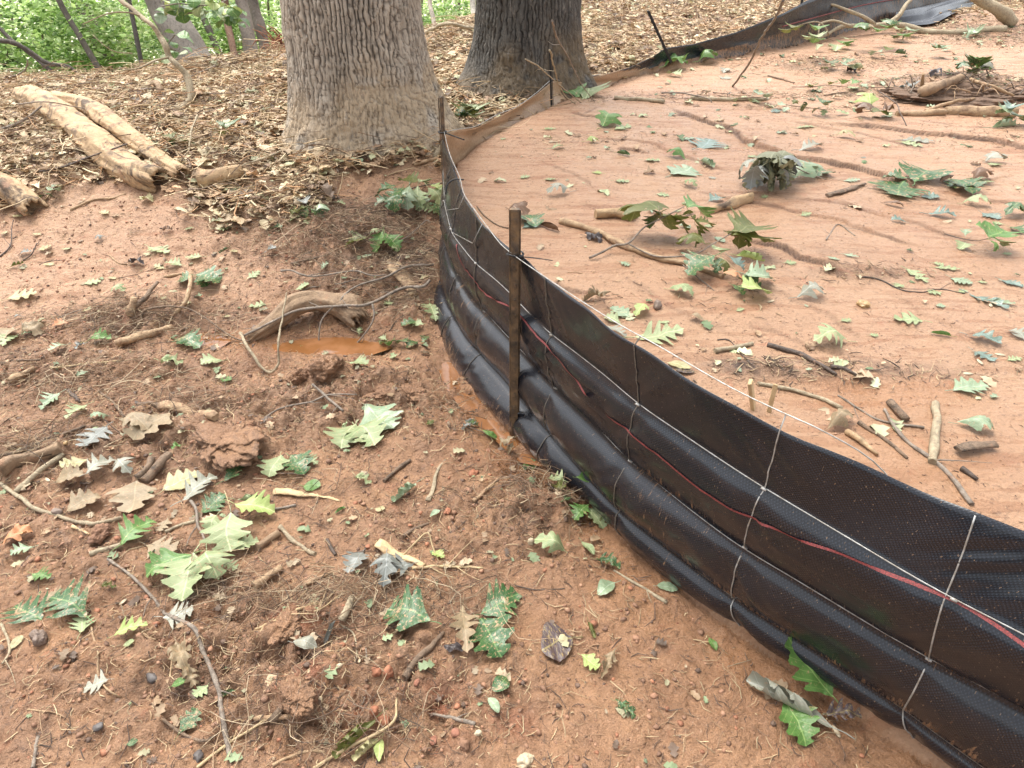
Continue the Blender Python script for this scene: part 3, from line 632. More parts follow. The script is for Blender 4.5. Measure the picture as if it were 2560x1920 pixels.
# ================= TREES =================
def m_bark(name, rough=.85):
    m, n, b = mat(name); co = objco(n); c = attr(n, 'Col').outputs['Color']; v = mapping(n, co, (1, 1, .35))
    c = mix(n, math_(n, 'MULTIPLY', ramp(n, noise(n, v, 55, 6, .7), .50, .66), .55), c, (.055, .04, .03))
    c = mix(n, math_(n, 'MULTIPLY', ramp(n, noise(n, v, 34, 5, .7), .56, .70), .45), c, (.38, .34, .29))
    n.links.new(c, b.inputs['Base Color']); b.inputs['Roughness'].default_value = rough; bump(n, b, noise(n, v, 75, 6, .7), .9, .012); return m
MB1 = m_bark('furrowed_oak_bark')
def big_tree(cx, cy, r0, flares, top, ridge, furrow, mudc, label, seed, spacing=.024, depth=.020, lean=(0, 0), mudh=.3):
    root = tag(empty('oak_tree', (cx, cy, gz(cx, cy))), label, 'tree')
    g0 = gz(cx-.3, cy-.4)
    zs = np.r_[np.linspace(-.25, 1.35, 300), np.linspace(1.37, top, 90)]; nth = 460
    th = np.linspace(0, 2*math.pi, nth, endpoint=False); Z, TH = np.meshgrid(zs, th, indexing='ij')
    hz = np.maximum(Z, 0)
    r = r0*(1-.035*hz)+.075*np.exp(-hz/.13)+.035*np.exp(-hz/.5)
    for (a, am, wd, hh) in flares:
        d = (TH-R(a)+math.pi) % (2*math.pi)-math.pi; r = r+am*np.exp(-(d/wd)**2)*np.exp(-hz/hh)
    r = r+.012*np.sin(TH*3+seed)+.010*vn(np.cos(TH)*1.7, np.sin(TH)*1.7, Z*1.1, seed)
    cxs, sxs = np.cos(TH), np.sin(TH); R0 = r
    wx = .5*vn(cxs*R0/.10, sxs*R0/.10, Z/.22, seed+3)+.35*vn(cxs*R0/.03, sxs*R0/.03, Z/.05, seed+4)
    # ridged network: cylinder coords scaled by ridge spacing
    NR = round(2*math.pi*r0/spacing); ph = TH*NR/(2*math.pi)+.75*vn(cxs*R0/.12, sxs*R0/.12, Z/.30, seed+3)+.45*vn(cxs*R0/.035, sxs*R0/.035, Z/.05, seed+4)+.18*vn(cxs*R0/.015, sxs*R0/.015, Z/.02, seed+14)
    q = np.abs(np.sin(math.pi*ph))*(1+.0*Z)+.30*ss(.15, .75, vn(cxs*R0/.06, sxs*R0/.06, Z/.16, seed+5))
    q2 = vn((cxs*R0)/(spacing*.55)+wx, (sxs*R0)/(spacing*.55), Z/.2, seed+6)
    fur = ss(.08, .55, np.abs(q))*(.72+.28*ss(.0, .22, np.abs(q2)))
    crk = .30+.70*ss(.0, .14, np.abs(vn(cxs*R0/.028, sxs*R0/.028, Z/.034, seed+8)))
    fine = vn(cxs*R0/.012, sxs*R0/.012, Z/.03, seed+9)
    mz = ss(mudh+.18, mudh-.12, hz-.22*np.maximum(0, np.cos(TH-R(-40)))+.12*vn(cxs*3, sxs*3, Z*4, seed+11))
    hgt = depth*(.7+.45*vn(cxs*R0/.05, sxs*R0/.05, Z/.12, seed+19))*fur*(1-.45*mz)*(.75+.25*crk)+.003*fine+mz*(.012*vn(cxs*R0/.05, sxs*R0/.05, Z/.07, seed+13)+.006*crk)
    r = r+hgt
    X = cxs*r+lean[0]*Z; Y = sxs*r+lean[1]*Z
    v = np.clip(fur*crk*1.05, 0, 1)[..., None]; C = np.array(furrow)*(1-v)+np.array(ridge)*v
    C = C*(1+.22*vn(cxs*5, sxs*5, Z*2.5, seed+15)[..., None]+.15*fine[..., None])
    mm = (mz*(.35+.65*crk)*ss(-.55, .15, vn(cxs*R0/.07, sxs*R0/.07, Z/.08, seed+17)+.25))[..., None]; C = C*(1-mm)+np.array(mudc)*mm
    me = npmesh('trunk', np.stack([X, Y, Z], -1).reshape(-1, 3), gridfaces(len(zs), nth, True)[:, ::-1], colr=np.clip(C, .01, 1).reshape(-1, 3))
    o = link('trunk', me, None, MB1); o.parent = root; o.location = (0, 0, g0-root.location.z); return root
t1 = big_tree(-.865, 4.21, .345, [(-20, .30, .50, .26), (-60, .07, .4, .16), (-120, .05, .4, .15), (200, .05, .5, .2), (80, .1, .5, .2)], 6.5, (.45, .385, .305), (.075, .058, .044), (.47, .36, .24), 'huge grey brown oak trunk with furrowed bark and a mud splashed base', 3, mudh=.20, lean=(.0, .0))
t2 = big_tree(.105, 5.27, .330, [(-20, .10, .5, .2), (200, .13, .5, .22), (-110, .10, .4, .2)], 6.5, (.105, .098, .086), (.022, .019, .017), (.16, .12, .075), 'big dark barked tree trunk standing close behind the fence bend', 8, .027, .016, mudh=.14)

MBG = m_bark('distant_bark')
LEAFM = m_attrcol('sunlit_foliage', .5, .45, 0)
def leafcloud(C, s0, s1, colr, droop=.5):
    """C (n,3) centres -> folded 4-tri leaves as 2 quads each"""
    n = len(C); d = nr.normal(size=(n, 3)); d[:, 2] = d[:, 2]*.35-droop*.3; d /= np.linalg.norm(d, axis=1)[:, None]
    u = np.cross(d, nr.normal(size=(n, 3))*.45+np.array([0, 0, 1])); u /= np.linalg.norm(u, axis=1)[:, None]; nn_ = np.cross(d, u)
    L = nr.uniform(s0, s1, n)[:, None]; W = L*nr.uniform(.28, .42, n)[:, None]
    a = C-d*L*.5; b = C+d*L*.5; l = C-d*L*.05+u*W+nn_*W*.35; r = C-d*L*.05-u*W+nn_*W*.35; l2 = C+d*L*.28+u*W*.7+nn_*W*.2; r2 = C+d*L*.28-u*W*.7+nn_*W*.2
    V = np.stack([a, l, l2, b, r2, r], 1).reshape(-1, 3); i = np.arange(n)[:, None]*6
    Fq = np.concatenate([i+np.array([[0, 1, 2, 3]]), i+np.array([[0, 3, 4, 5]])]); return V, Fq, np.repeat(colr, 6, axis=0)
def palette(n, cols, var=.15):
    c = np.array(cols)[nr.randint(0, len(cols), n)]; return np.clip(c*(1+var*nr.normal(size=(n, 1))), .01, .95)
GREENS = [(.28, .44, .11), (.34, .52, .15), (.44, .60, .22), (.54, .68, .30), (.17, .30, .08), (.60, .70, .36)]
def bgtree(bx, by, tx, ty, Y, wpx, colr, label, crown=0, cr=None, name='forest_tree', extra=(), fork=None, leafs=(.05, .09), cols=GREENS, zdrop=.6):
    B, T = Vector(atY(bx, by, Y)), Vector(atY(tx, ty, Y+.3)); d = (T-B)
    root = tag(empty(name, tuple(B-d.normalized()*zdrop)), label, 'tree', 'trees at the edge of the clearing')
    dep = Y*CP+(1.5-B.z)*SP; r = wpx/F*dep/2
    pts = [B-d.normalized()*zdrop, B, B+d*.5, T, T+d*1.2+Vector((.05, 0, .3)), T+d.normalized()*3.2]
    P = smoothpath(pts, .06); k = np.linspace(0, 1, len(P)); rr = r*(1.15-.5*k)
    V_, F_ = tube(P, rr, 14 if wpx > 12 else 8, .12, int(bx) % 40)
    parts = [(V_, F_)]
    for q in range(5 if crown else 2):   # limbs
        s = P[int(len(P)*(.45+.1*q))]; a = rnd.uniform(0, 6.28); e = s+np.array([math.cos(a)*.9, math.sin(a)*.6, .5+.3*q])
        parts.append(tube(smoothpath([s, (s+e)/2+np.array([0, 0, .12]), e], .12), [r*.35], 6, .1, q))
    for e in extra:
        pp = [atY(x, y, Y+dy) for x, y, dy in e[0]]; parts.append(tube(smoothpath(pp, .08), np.linspace(e[1], e[1]*.5, len(smoothpath(pp, .08))), 7, .15, 3))
    V_, F_ = join(parts); me = pymesh('trunk', V_-np.array(root.location), F_)
    a = me.color_attributes.new('Col', 'FLOAT_COLOR', 'POINT'); z = V_[:, 2]; cc = np.ones((len(V_), 4), np.float32)
    cc[:, :3] = np.array(colr)*(1+.3*vn(V_[:, 0]*20, V_[:, 1]*20, V_[:, 2]*5, 5))[:, None]; a.data.foreach_set('color', cc.ravel())
    o = link('trunk', me, None, MBG); o.parent = root
    if crown:
        cen, rad = cr; cl = nr.normal(size=(max(8, crown//60), 3)); cl = cl/np.linalg.norm(cl, axis=1)[:, None]*nr.uniform(.3, 1, (len(cl), 1))**.5*np.array(rad)+np.array(cen)
        idx = nr.randint(0, len(cl), crown); C_ = cl[idx]+nr.normal(size=(crown, 3))*np.array([.22, .22, .10])
        base = palette(len(cl), cols, .18)[idx]*(1+.12*nr.normal(size=(crown, 1)))
        Vc, Fc, Cc = leafcloud(C_, leafs[0], leafs[1], np.clip(base, .01, .8)); c0 = np.array(root.location)
        o = link('crown', npmesh('crown', Vc-c0, Fc, colr=Cc, smooth=False), None, LEAFM); o.parent = root
    return root
def zat(x, y, Y): return atY(x, y, Y)
bgtree(220, 160, 127, 0, 8.0, 12, (.10, .085, .065), 'slim dark leaning tree left of the pale bare stick', 1300, (zat(120, 20, 9.5), (1.2, 1.2, .8)))
bgtree(240, 150, 172, 0, 9.5, 32, (.24, .20, .16), 'hazy grey tree trunk leaning behind the slim dark tree', 1500, (zat(60, 60, 9.0), (1.3, 1.0, .7)))
bgtree(418, 128, 350, 0, 8.3, 66, (.27, .24, .20), 'stout pale grey tree trunk behind the top of the bare stick', 900, (zat(330, 90, 9.5), (.9, .8, .5)))
bgtree(304, 130, 279, 0, 7.8, 9, (.06, .05, .04), 'thin nearly black sapling stem beside the stout grey trunk', 700, (zat(275, 50, 9), (.7, .7, .5)))
bgtree(474, 118, 433, 20, 10.5, 13, (.12, .10, .08), 'thin dark stem between the stout trunk and the trunk pair', 1200, (zat(450, 20, 11.5), (.9, .8, .6)))
bgtree(450, 122, 418, 45, 12, 8, (.14, .12, .09), 'faint thin sapling stem right of the stout grey trunk', 800, (zat(450, 90, 12), (.8, .8, .5)))
bgtree(543, 114, 520, 0, 9.2, 27, (.26, .22, .18), 'grey brown trunk, left one of the pair', 900, (zat(500, 30, 12), (.9, .9, .8)))
bgtree(573, 104, 546, 0, 9.9, 22, (.17, .14, .115), 'darker trunk, right one of the pair', 900, (zat(600, 40, 12.5), (1., 1., .8)))
bgtree(505, 112, 490, 40, 9.0, 14, (.24, .14, .09), 'reddish short trunk against the left of the trunk pair', 0)
bgtree(505, 62, 484, 0, 15, 7, (.42, .38, .31), 'pale thin birch like stem behind the trunk pair', 900, (zat(530, 60, 16), (1.4, 1.2, .9)))
bgtree(940, 62, 928, 0, 11, 9, (.48, .42, .34), 'pale slim trunk seen between the two big trees', 1400, (zat(930, 10, 15), (1.5, 1.3, 1.)))
bgtree(1028, 68, 1021, 0, 10, 12, (.55, .51, .43), 'whitish slim trunk close to the left edge of the dark tree', 1400, (zat(1000, 20, 15), (1.4, 1.2, .9)))
bgtree(992, 52, 985, 0, 14, 5, (.40, .38, .31), 'very thin grey stem between the two big trees', 1200, (zat(960, 40, 16), (1.3, 1.2, .6)))
bgtree(107, 150, 0, 62, 7.6, 8, (.09, .075, .06), 'low dark crooked sapling arching over the litter at far left', 1500, (zat(30, 90, 8.8), (1.1, .8, .55)), extra=[([(0,87,0),(30,92,0),(58,107,0),(90,130,0),(107,139,0),(145,142,0),(165,155,0),(182,170,0)], .028)])
for i, (x, y, Y, sx, n_l) in enumerate([(20,110,9,1.1,1500),(100,100,10,1.2,1500),(190,90,10.5,1.1,1300),(290,95,10.5,1.0,1200),(360,60,12,1.2,1200),(450,70,13,1.2,1300),(590,70,12,.9,1300),(660,60,13,1.2,800),(30,20,12,1.7,1800),(150,30,13,1.8,1800),(280,20,13,1.7,1500),(400,20,14,1.6,1300),(590,10,14,1.4,1300),(920,50,12.5,.6,900),(1000,50,13,.6,900),(970,20,17,1.6,1400)]):
    lab = ['bushy green sapling at the far left edge', 'yellow green sapling left of the slim dark tree', 'leafy green sapling behind the grey leaning trunk', 'leafy sapling just left of the stout grey trunk', 'green sapling behind the stout grey trunk', 'yellow green sapling between stout trunk and trunk pair', 'dark green bush beside the red brown root clump', 'green bush hidden partly by the huge oak trunk', 'broad sunlit green tree filling the top left corner', 'sunlit green tree above the slim dark tree', 'sunlit green tree behind the bare stick', 'sunlit green tree above the stout grey trunk', 'sunlit green tree above the red brown clump', 'small green bush beside the pale slim trunk', 'small green bush left of the dark tree', 'tall green tree far behind between the big trunks'][i]
    cz = zat(x, y, Y); g = gz(cz[0], Y); 
    bgtree(x, min(200, y+60), x-8, y-20, Y, 5, (.14, .11, .08), lab, n_l, (cz, (sx, .8, sx*.45)), name='forest_sapling', zdrop=.3)
# far woods reading as one mass
n = 14000; x = nr.uniform(-26, 3, n); y = nr.uniform(17, 30, n); z = nr.uniform(-3.4, 3.2, n); keep = vn(x*.55, z*.9, y*.3, 77) > .08; C_ = np.stack([x, y, z], 1)[keep]
bc = palette(len(C_), [(.46, .60, .26), (.56, .68, .34), (.68, .78, .46), (.36, .48, .18)], .2)
V_, F_, Cc = leafcloud(C_, .14, .26, bc); tag(link('distant_woods', npmesh('distant_woods', V_, F_, colr=Cc, smooth=False), None, LEAFM), 'mass of hazy green woods beyond the clearing', kind='stuff')

# ================= LITTER AND DEBRIS THAT NOBODY COULD COUNT =================
LIT_T = 7
def litleaf_mesh(C, size, yaw, tilt, cols):
    """many low leaves: lobed outline, curled; each 3 x 7 vertices"""
    n = len(C); t = np.linspace(0, 1, LIT_T); prof = np.array([.02, .30, .16, .38, .20, .26, .01])
    W = prof[None, :]*nr.uniform(.7, 1.3, (n, LIT_T)); cur = nr.uniform(-.5, .9, n); cup = nr.uniform(-.4, .8, n)
    x = np.stack([-W, W*0, W], -1); y = np.broadcast_to((t-.5)[None, :, None], x.shape)+np.abs(x)*.35
    z = cur[:, None, None]*(.25-y**2)*.55+cup[:, None, None]*np.abs(x)*.9+.05*nr.normal(size=x.shape)
    P = np.stack([x, y, z], -1)*size[:, None, None, None]
    cz, sz = np.cos(yaw), np.sin(yaw); ct, st = np.cos(tilt), np.sin(tilt)
    X = P[..., 0]; Y = P[..., 1]*ct[:, None, None]-P[..., 2]*st[:, None, None]; Z = P[..., 1]*st[:, None, None]+P[..., 2]*ct[:, None, None]
    V = np.stack([X*cz[:, None, None]-Y*sz[:, None, None]+C[:, 0, None, None], X*sz[:, None, None]+Y*cz[:, None, None]+C[:, 1, None, None], Z+C[:, 2, None, None]], -1).reshape(-1, 3)
    f = gridfaces(LIT_T, 3); Fq = (np.arange(n)[:, None, None]*LIT_T*3+f[None]).reshape(-1, 4)
    return V, Fq, np.repeat(cols, LIT_T*3, axis=0)
def bits_mesh(C, L, W, yaw, tilt, cols, bend=.15):
    """curved slivers: 3 rings of 3"""
    n = len(C); t = np.array([-.5, 0, .5]); a = np.array([0, 2.1, 4.2])
    b = nr.uniform(-bend, bend, n)
    ax = np.broadcast_to(t[None, :, None], (n, 3, 3))*L[:, None, None]; wob = (b*L)[:, None, None]*(1-4*t[None, :, None]**2)
    wi = W[:, None, None]*np.array([.75, 1., .6])[None, :, None]
    X = wob+np.cos(a)[None, None, :]*wi; Z = np.sin(a)[None, None, :]*wi*.7; Y = ax+0*X
    ct, st = np.cos(tilt), np.sin(tilt); Y2 = Y*ct[:, None, None]-Z*st[:, None, None]; Z2 = Y*st[:, None, None]+Z*ct[:, None, None]
    cz, sz = np.cos(yaw), np.sin(yaw)
    V = np.stack([X*cz[:, None, None]-Y2*sz[:, None, None]+C[:, 0, None, None], X*sz[:, None, None]+Y2*cz[:, None, None]+C[:, 1, None, None], Z2+C[:, 2, None, None]], -1).reshape(-1, 3)
    f = gridfaces(3, 3, True); return V, (np.arange(n)[:, None, None]*9+f[None]).reshape(-1, 4), np.repeat(cols, 9, axis=0)
_ico = None
def lumps_mesh(C, r, cols):
    p = (1+5**.5)/2; I = np.array([(-1,p,0),(1,p,0),(-1,-p,0),(1,-p,0),(0,-1,p),(0,1,p),(0,-1,-p),(0,1,-p),(p,0,-1),(p,0,1),(-p,0,-1),(-p,0,1)], float); I /= np.linalg.norm(I[0])
    T = np.array([(0,11,5),(0,5,1),(0,1,7),(0,7,10),(0,10,11),(1,5,9),(5,11,4),(11,10,2),(10,7,6),(7,1,8),(3,9,4),(3,4,2),(3,2,6),(3,6,8),(3,8,9),(4,9,5),(2,4,11),(6,2,10),(8,6,7),(9,8,1)])
    n = len(C); V = I[None]*nr.uniform(.65, 1.35, (n, 12, 1))*np.stack([nr.uniform(.8, 1.5, n), nr.uniform(.8, 1.3, n), nr.uniform(.5, .85, n)], -1)[:, None, :]*r[:, None, None]
    a = nr.uniform(0, 6.28, n); c, s = np.cos(a)[:, None], np.sin(a)[:, None]
    V = np.stack([V[..., 0]*c-V[..., 1]*s, V[..., 0]*s+V[..., 1]*c, V[..., 2]], -1)+C[:, None, :]
    return V.reshape(-1, 3), (np.arange(n)[:, None, None]*12+T[None]).reshape(-1, 3), np.repeat(cols, 12, axis=0)
def scatter(n, x0, x1, y0, y1, dens, fan=None):
    """points in plan, kept with probability dens(x, y, fd)"""
    out = []
    tot = 0
    while tot < n:
        x = nr.uniform(x0, x1, n*2); y = y0+(y1-y0)*nr.uniform(0, 1, n*2)**1.15; m = np.abs(x) < .82*y+.45; x, y = x[m], y[m]
        fd = fdist(x, y); k = nr.uniform(0, 1, len(x)) < dens(x, y, fd); out.append(np.stack([x[k], y[k]], 1)); tot += k.sum()
        if len(out) > 14: break
    P = np.concatenate(out)[:n]; z = H(P[:, 0], P[:, 1], False); return np.column_stack([P, z])
TREES = [(-.865, 4.21, .46), (.105, 5.27, .44)]
def notree(x, y): 
    k = np.ones(x.shape)
    for a, b, r in TREES: k *= (np.hypot(x-a, y-b) > r)
    return k
d_lit = lambda x, y, fd: litter_mask(x, y, fd)*notree(x, y)*(np.abs(fd) > .04)
d_mud = lambda x, y, fd: (fd < -.04)*(.22+.78*rough_mask(x, y))*(1-.8*litter_mask(x, y, fd))*notree(x, y)
d_silt = lambda x, y, fd: (fd > .05)*(.35+.65*ss(-.2, .5, vn(x*1.3, y*1.3, 0, 91)))
DARKB = [gpx(2070,190,.42,.45,.2,1.5), gpx(1330,215,.42,.3,.06,.5), gpx(1900,205,.42,.5,.12,.6), gpx(1760,235,.42,.4,.08,.4), gpx(1850,130,.42,.6,.15,.5), gpx(2150,300,.42,.5,.2,.2), gpx(1500,640,.42,.3,.15,.12), gpx(1660,800,.42,.14,.05,1), gpx(1810,805,.42,.32,.045,1), gpx(1870,600,.42,.2,.05,.8), gpx(2075,190,.42,.55,.18,1.5), gpx(1690,205,.42,.5,.12,.5), gpx(1500,205,.42,.5,.1,.5), gpx(1800,140,.42,.7,.3,.5), gpx(2150,80,.42,.7,.5,1.2), gpx(1250,665,.42,.15,.05,.6), gpx(1280,300,.42,.4,.1,.2)]
d_drift = lambda x, y, fd: (fd > .05)*np.clip(blobs(x, y, DARKB), 0, 1)
LITC = [(.54,.40,.24),(.45,.32,.18),(.58,.48,.30),(.50,.41,.25),(.37,.25,.145),(.26,.165,.10),(.44,.27,.145),(.60,.51,.34),(.37,.37,.21),(.15,.10,.065),(.41,.29,.17),(.52,.39,.24),(.34,.22,.13)]
BITC = [(.50,.37,.22),(.40,.28,.16),(.28,.18,.10),(.58,.46,.29),(.17,.11,.07),(.42,.24,.12)]
ML = m_attrcol('leaf_litter', .6, .12, .3, 60); MBITS = m_attrcol('litter_bits', .75, 0, .3, 90)
def add_stuff(name, data, m, label, smooth=True):
    V_, F_, C_ = data; return tag(link(name, npmesh(name, V_, F_, colr=C_, smooth=smooth), None, m), label, kind='stuff')
def U(a, b, n): return nr.uniform(a, b, n)
P = scatter(27000, -7.5, 1.0, 3.2, 8.6, lambda x, y, fd: d_lit(x, y, fd)*(fd < 0)); n = len(P); P[:, 2] += U(0, .045, n)
add_stuff('leaf_litter', litleaf_mesh(P, .016+.085*U(0, 1, n)**1.8, U(0, 6.28, n), nr.normal(0, .28, n), palette(n, LITC, .16)), ML, 'dense brown and tan leaf litter on the bank around the huge oak')
P = scatter(18000, -.6, 11, 4.6, 13.5, lambda x, y, fd: d_lit(x, y, fd)*((fd < 0)+(fd > 0)*.6)); n = len(P); P[:, 2] += U(0, .05, n)
add_stuff('leaf_litter', litleaf_mesh(P, U(.025, .085, n), U(0, 6.28, n), nr.normal(0, .28, n), palette(n, LITC, .16)), ML, 'dense tan leaf litter and chips beyond the far stretch of fence')
P = scatter(52000, -7.5, 11, 3.2, 13, d_lit); n = len(P); P[:, 2] += U(.0, .06, n)
add_stuff('litter_twigs', bits_mesh(P, U(.03, .26, n)*U(.4, 1, n), U(.0012, .0066, n), U(0, 6.28, n), nr.normal(0, .22, n), palette(n, BITC, .2)), MBITS, 'straw, pine needles and splinters mixed through the leaf litter')
# mud: crumbs, fibres, scraps
MUDC = [(.25,.135,.08),(.30,.16,.095),(.19,.105,.065),(.34,.19,.115),(.12,.075,.052),(.30,.13,.07),(.22,.12,.072)]
P = scatter(17000, -2.6, 1.1, .45, 3.9, d_mud); n = len(P); r = .0016+.0065*U(0, 1, n)**5; P[:, 2] += r*.15
add_stuff('mud_crumbs', lumps_mesh(P, r, palette(n, MUDC, .15)), MBITS, 'loose crumbs of brown and red clay over the lumpy mud')
P = scatter(17000, -2.6, 1.1, .45, 3.9, lambda x, y, fd: d_mud(x, y, fd)); n = len(P); P[:, 2] += .003
add_stuff('mud_fibres', bits_mesh(P, U(.008, .085, n)*U(.25, 1, n), U(.0004, .0016, n), U(0, 6.28, n), nr.normal(0, .25, n), palette(n, [(.44,.31,.18),(.30,.19,.11),(.16,.10,.065),(.09,.06,.045),(.52,.40,.24)], .2), .3), MBITS, 'fine roots, straw and splinters scattered over the mud')
P = scatter(750, -3.2, 1.1, .5, 3.9, lambda x, y, fd: (d_mud(x, y, fd)+.10)*(fd < -.05)); n = len(P); P[:, 2] += .006
add_stuff('leaf_scraps', litleaf_mesh(P, .008+.035*U(0, 1, n)**2, U(0, 6.28, n), nr.normal(0, .16, n), palette(n, [(.36,.25,.15),(.28,.19,.11),(.20,.25,.13),(.12,.08,.055),(.33,.30,.18),(.40,.31,.2)], .18)), ML, 'torn leaf scraps trodden into the mud')
def fibres(C, L, W, yaw, tilt, cols, bend):
    n = len(C); K = 7; t = np.linspace(-.5, .5, K); a = np.array([0, 2.1, 4.2]); b = nr.uniform(-bend, bend, n); b2 = nr.uniform(-bend, bend, n)*.6; b3 = nr.uniform(-.1, .22, n)
    w1 = (b*L)[:, None]*(1-4*t**2)[None]+(b2*L)[:, None]*np.sin(t*9)[None]; zz = (b3*L)[:, None]*(1-4*t**2)[None]
    wi = W[:, None, None]*np.linspace(1.1, .45, K)[None, :, None]; X = w1[:, :, None]+np.cos(a)*wi; Z = zz[:, :, None]+np.sin(a)*wi; Y = np.broadcast_to(t[None, :, None]*L[:, None, None], X.shape)+tilt[:, None, None]*0
    Z = Z+np.sin(tilt)[:, None, None]*Y; cz, sz = np.cos(yaw)[:, None, None], np.sin(yaw)[:, None, None]
    V = np.stack([X*cz-Y*sz+C[:, 0, None, None], X*sz+Y*cz+C[:, 1, None, None], Z+C[:, 2, None, None]], -1).reshape(-1, 3)
    return V, (np.arange(n)[:, None, None]*K*3+gridfaces(K, 3, True)[None]).reshape(-1, 4), np.repeat(cols, K*3, axis=0)
MATB = [gpx(300,705,0,.3,.12,1.), gpx(760,560,.05,.42,.16,.9), gpx(870,640,0,.25,.2,1.), gpx(820,520,.1,.25,.08,.8), gpx(180,830,0,.4,.1,.6), gpx(640,1290,0,.28,.06,1.), gpx(900,1290,0,.2,.06,.7), gpx(1180,1070,0,.12,.08,.9), gpx(980,880,0,.1,.1,.5), gpx(700,1560,0,.2,.05,.5), gpx(60,980,0,.2,.1,.7), gpx(420,890,0,.2,.05,.6), gpx(700,1060,0,.15,.05,.3)]
P = scatter(3400, -2.6, 1.1, .45, 3.9, lambda x, y, fd: (fd < -.04)*np.clip(blobs(x, y, MATB), 0, 1)); n = len(P); P[:, 2] += U(.001, .022, n)
add_stuff('root_mat', fibres(P, .03+.20*U(0, 1, n)**2, U(.0005, .0017, n), U(0, 6.28, n), nr.normal(0, .2, n), palette(n, [(.40,.29,.18),(.30,.20,.12),(.18,.12,.08),(.10,.07,.05),(.48,.38,.25),(.24,.15,.09)], .2), .45), MBITS, 'matted roots, straw and fine twigs on the debris heaps')
P = scatter(6500, -5, 1.0, 3.3, 8.0, lambda x, y, fd: d_lit(x, y, fd)*(fd < 0)); n = len(P); P[:, 2] += U(.0, .08, n)
add_stuff('litter_twigs', fibres(P, .06+.35*U(0, 1, n)**2, U(.0012, .0038, n), U(0, 6.28, n), nr.normal(0, .25, n), palette(n, BITC, .2), .4), MBITS, 'thin curved twigs tangled through the litter on the bank')
# silt: dark specks, scraps, drift lines
P = scatter(7500, -.35, 6.0, .5, 6.5, d_silt); n = len(P); P[:, 2] += .001
add_stuff('silt_specks', bits_mesh(P, U(.003, .020, n)*U(.3, 1, n), U(.0005, .0016, n), U(0, 6.28, n), nr.normal(0, .12, n), palette(n, [(.14,.08,.05),(.22,.12,.07),(.08,.05,.035),(.34,.22,.13)], .2), .3), MBITS, 'dark specks and seed husks lying on the silt')
P = scatter(11000, -.35, 7, .5, 8.5, d_drift); n = len(P); P[:, 2] += .003
add_stuff('drift_debris', bits_mesh(P, U(.008, .07, n)*U(.3, 1, n), U(.0006, .0022, n), U(0, 6.28, n), nr.normal(0, .25, n), palette(n, [(.12,.08,.05),(.22,.14,.09),(.38,.27,.16),(.07,.05,.035),(.5,.38,.23)], .2), .3), MBITS, 'washed up drift of dark splinters on the silt')
P = scatter(900, -.35, 7, .6, 8, lambda x, y, fd: d_silt(x, y, fd)*.25+d_drift(x, y, fd)); n = len(P); P[:, 2] += .004
add_stuff('leaf_scraps', litleaf_mesh(P, .012+.055*U(0, 1, n)**1.6, U(0, 6.28, n), nr.normal(0, .12, n), palette(n, [(.40,.44,.25),(.30,.36,.24),(.48,.48,.30),(.22,.13,.07),(.36,.24,.14),(.12,.17,.08),(.45,.34,.22)], .15)), ML, 'small leaf scraps settled on the silt')
P = scatter(2600, -.35, 5.0, .5, 5.5, d_silt); n = len(P); r = .0008+.003*U(0, 1, n)**4; P[:, 2] += r*.2
add_stuff('silt_grains', lumps_mesh(P, r, palette(n, [(.38,.21,.13),(.24,.13,.08),(.5,.33,.21)], .15)), MBITS, 'coarse sand grains on the silt')

# ================= WOOD =================
def stick(name, label, pts, r0, r1, mk, lifts=None, cat=None, group=None, rough=.16, twigs=0, sides=8, flat=1., parent=None, seed=0, extra=None):
    n = len(pts); lifts = lifts or [0]*n; W = [pxl(x, y, l) for (x, y), l in zip(pts, lifts)]
    step = max(.012, min(.04, (r0+r1)*.8)); P = smoothpath([tuple(q) for q in W], step)
    k = np.linspace(0, 1, len(P)); r = r0+(r1-r0)*k
    if not any(lifts):
        hz = H(P[:, 0], P[:, 1]); P[:, 2] = np.maximum(P[:, 2]+r*.55, hz*.4+P[:, 2]*.6+r*.7)
    sd = seed or (int(pts[0][0]*7+pts[0][1]) % 97)
    P[:, 0] += r*.6*vn(k*len(P)*.25, 0*k+sd, 0, 3); P[:, 2] += r*.3*vn(k*len(P)*.25, 0*k+sd, 0, 4)
    parts = [tube(P, r*(1+.12*vn(k*len(P)*.5, 0*k+sd*1.7, 0, 6)), sides, rough, sd, flat=flat)]
    rr = random.Random(sd)
    for i in range(twigs):
        j = rr.randrange(len(P)//6, len(P)-1); d = P[min(j+1, len(P)-1)]-P[j-1]; d /= np.linalg.norm(d)+1e-9
        s = np.array([-d[1], d[0], rr.uniform(-.1, .5)])*rr.choice((-1, 1)); s[2] = abs(s[2]); L = rr.uniform(.04, .16)*min(1.6, .6+P[j][1]*.25)
        a = P[j]; b = a+(d*.6+s*.6)*L*.5; c = b+(d*.5+s*.4+np.array([0, 0, rr.uniform(-.2, .2)]))*L*.6
        parts.append(tube(smoothpath([a, b, c], .012), np.linspace(max(r[j]*.45, .0008), .0006, len(smoothpath([a, b, c], .012))), 5, .1, i))
    for e in (extra or []):
        Q = [pxl(x, y, l) for (x, y, l) in e[0]]; S = smoothpath([tuple(q) for q in Q], .02); parts.append(tube(S, np.linspace(e[1], e[2], len(S)), 7, .12, 5))
    V_, F_ = join(parts); o0 = V_.mean(0) if parent is None else np.array(parent.location)
    o = link(name, pymesh(name, V_-o0, F_), None, WM[mk] if mk in WM else mk)
    if parent is None: o.location = o0; tag(o, label, cat or name.replace('_', ' '), group)
    else: o.parent = parent
    return o
GS = 'sticks and twigs strewn on the mud'
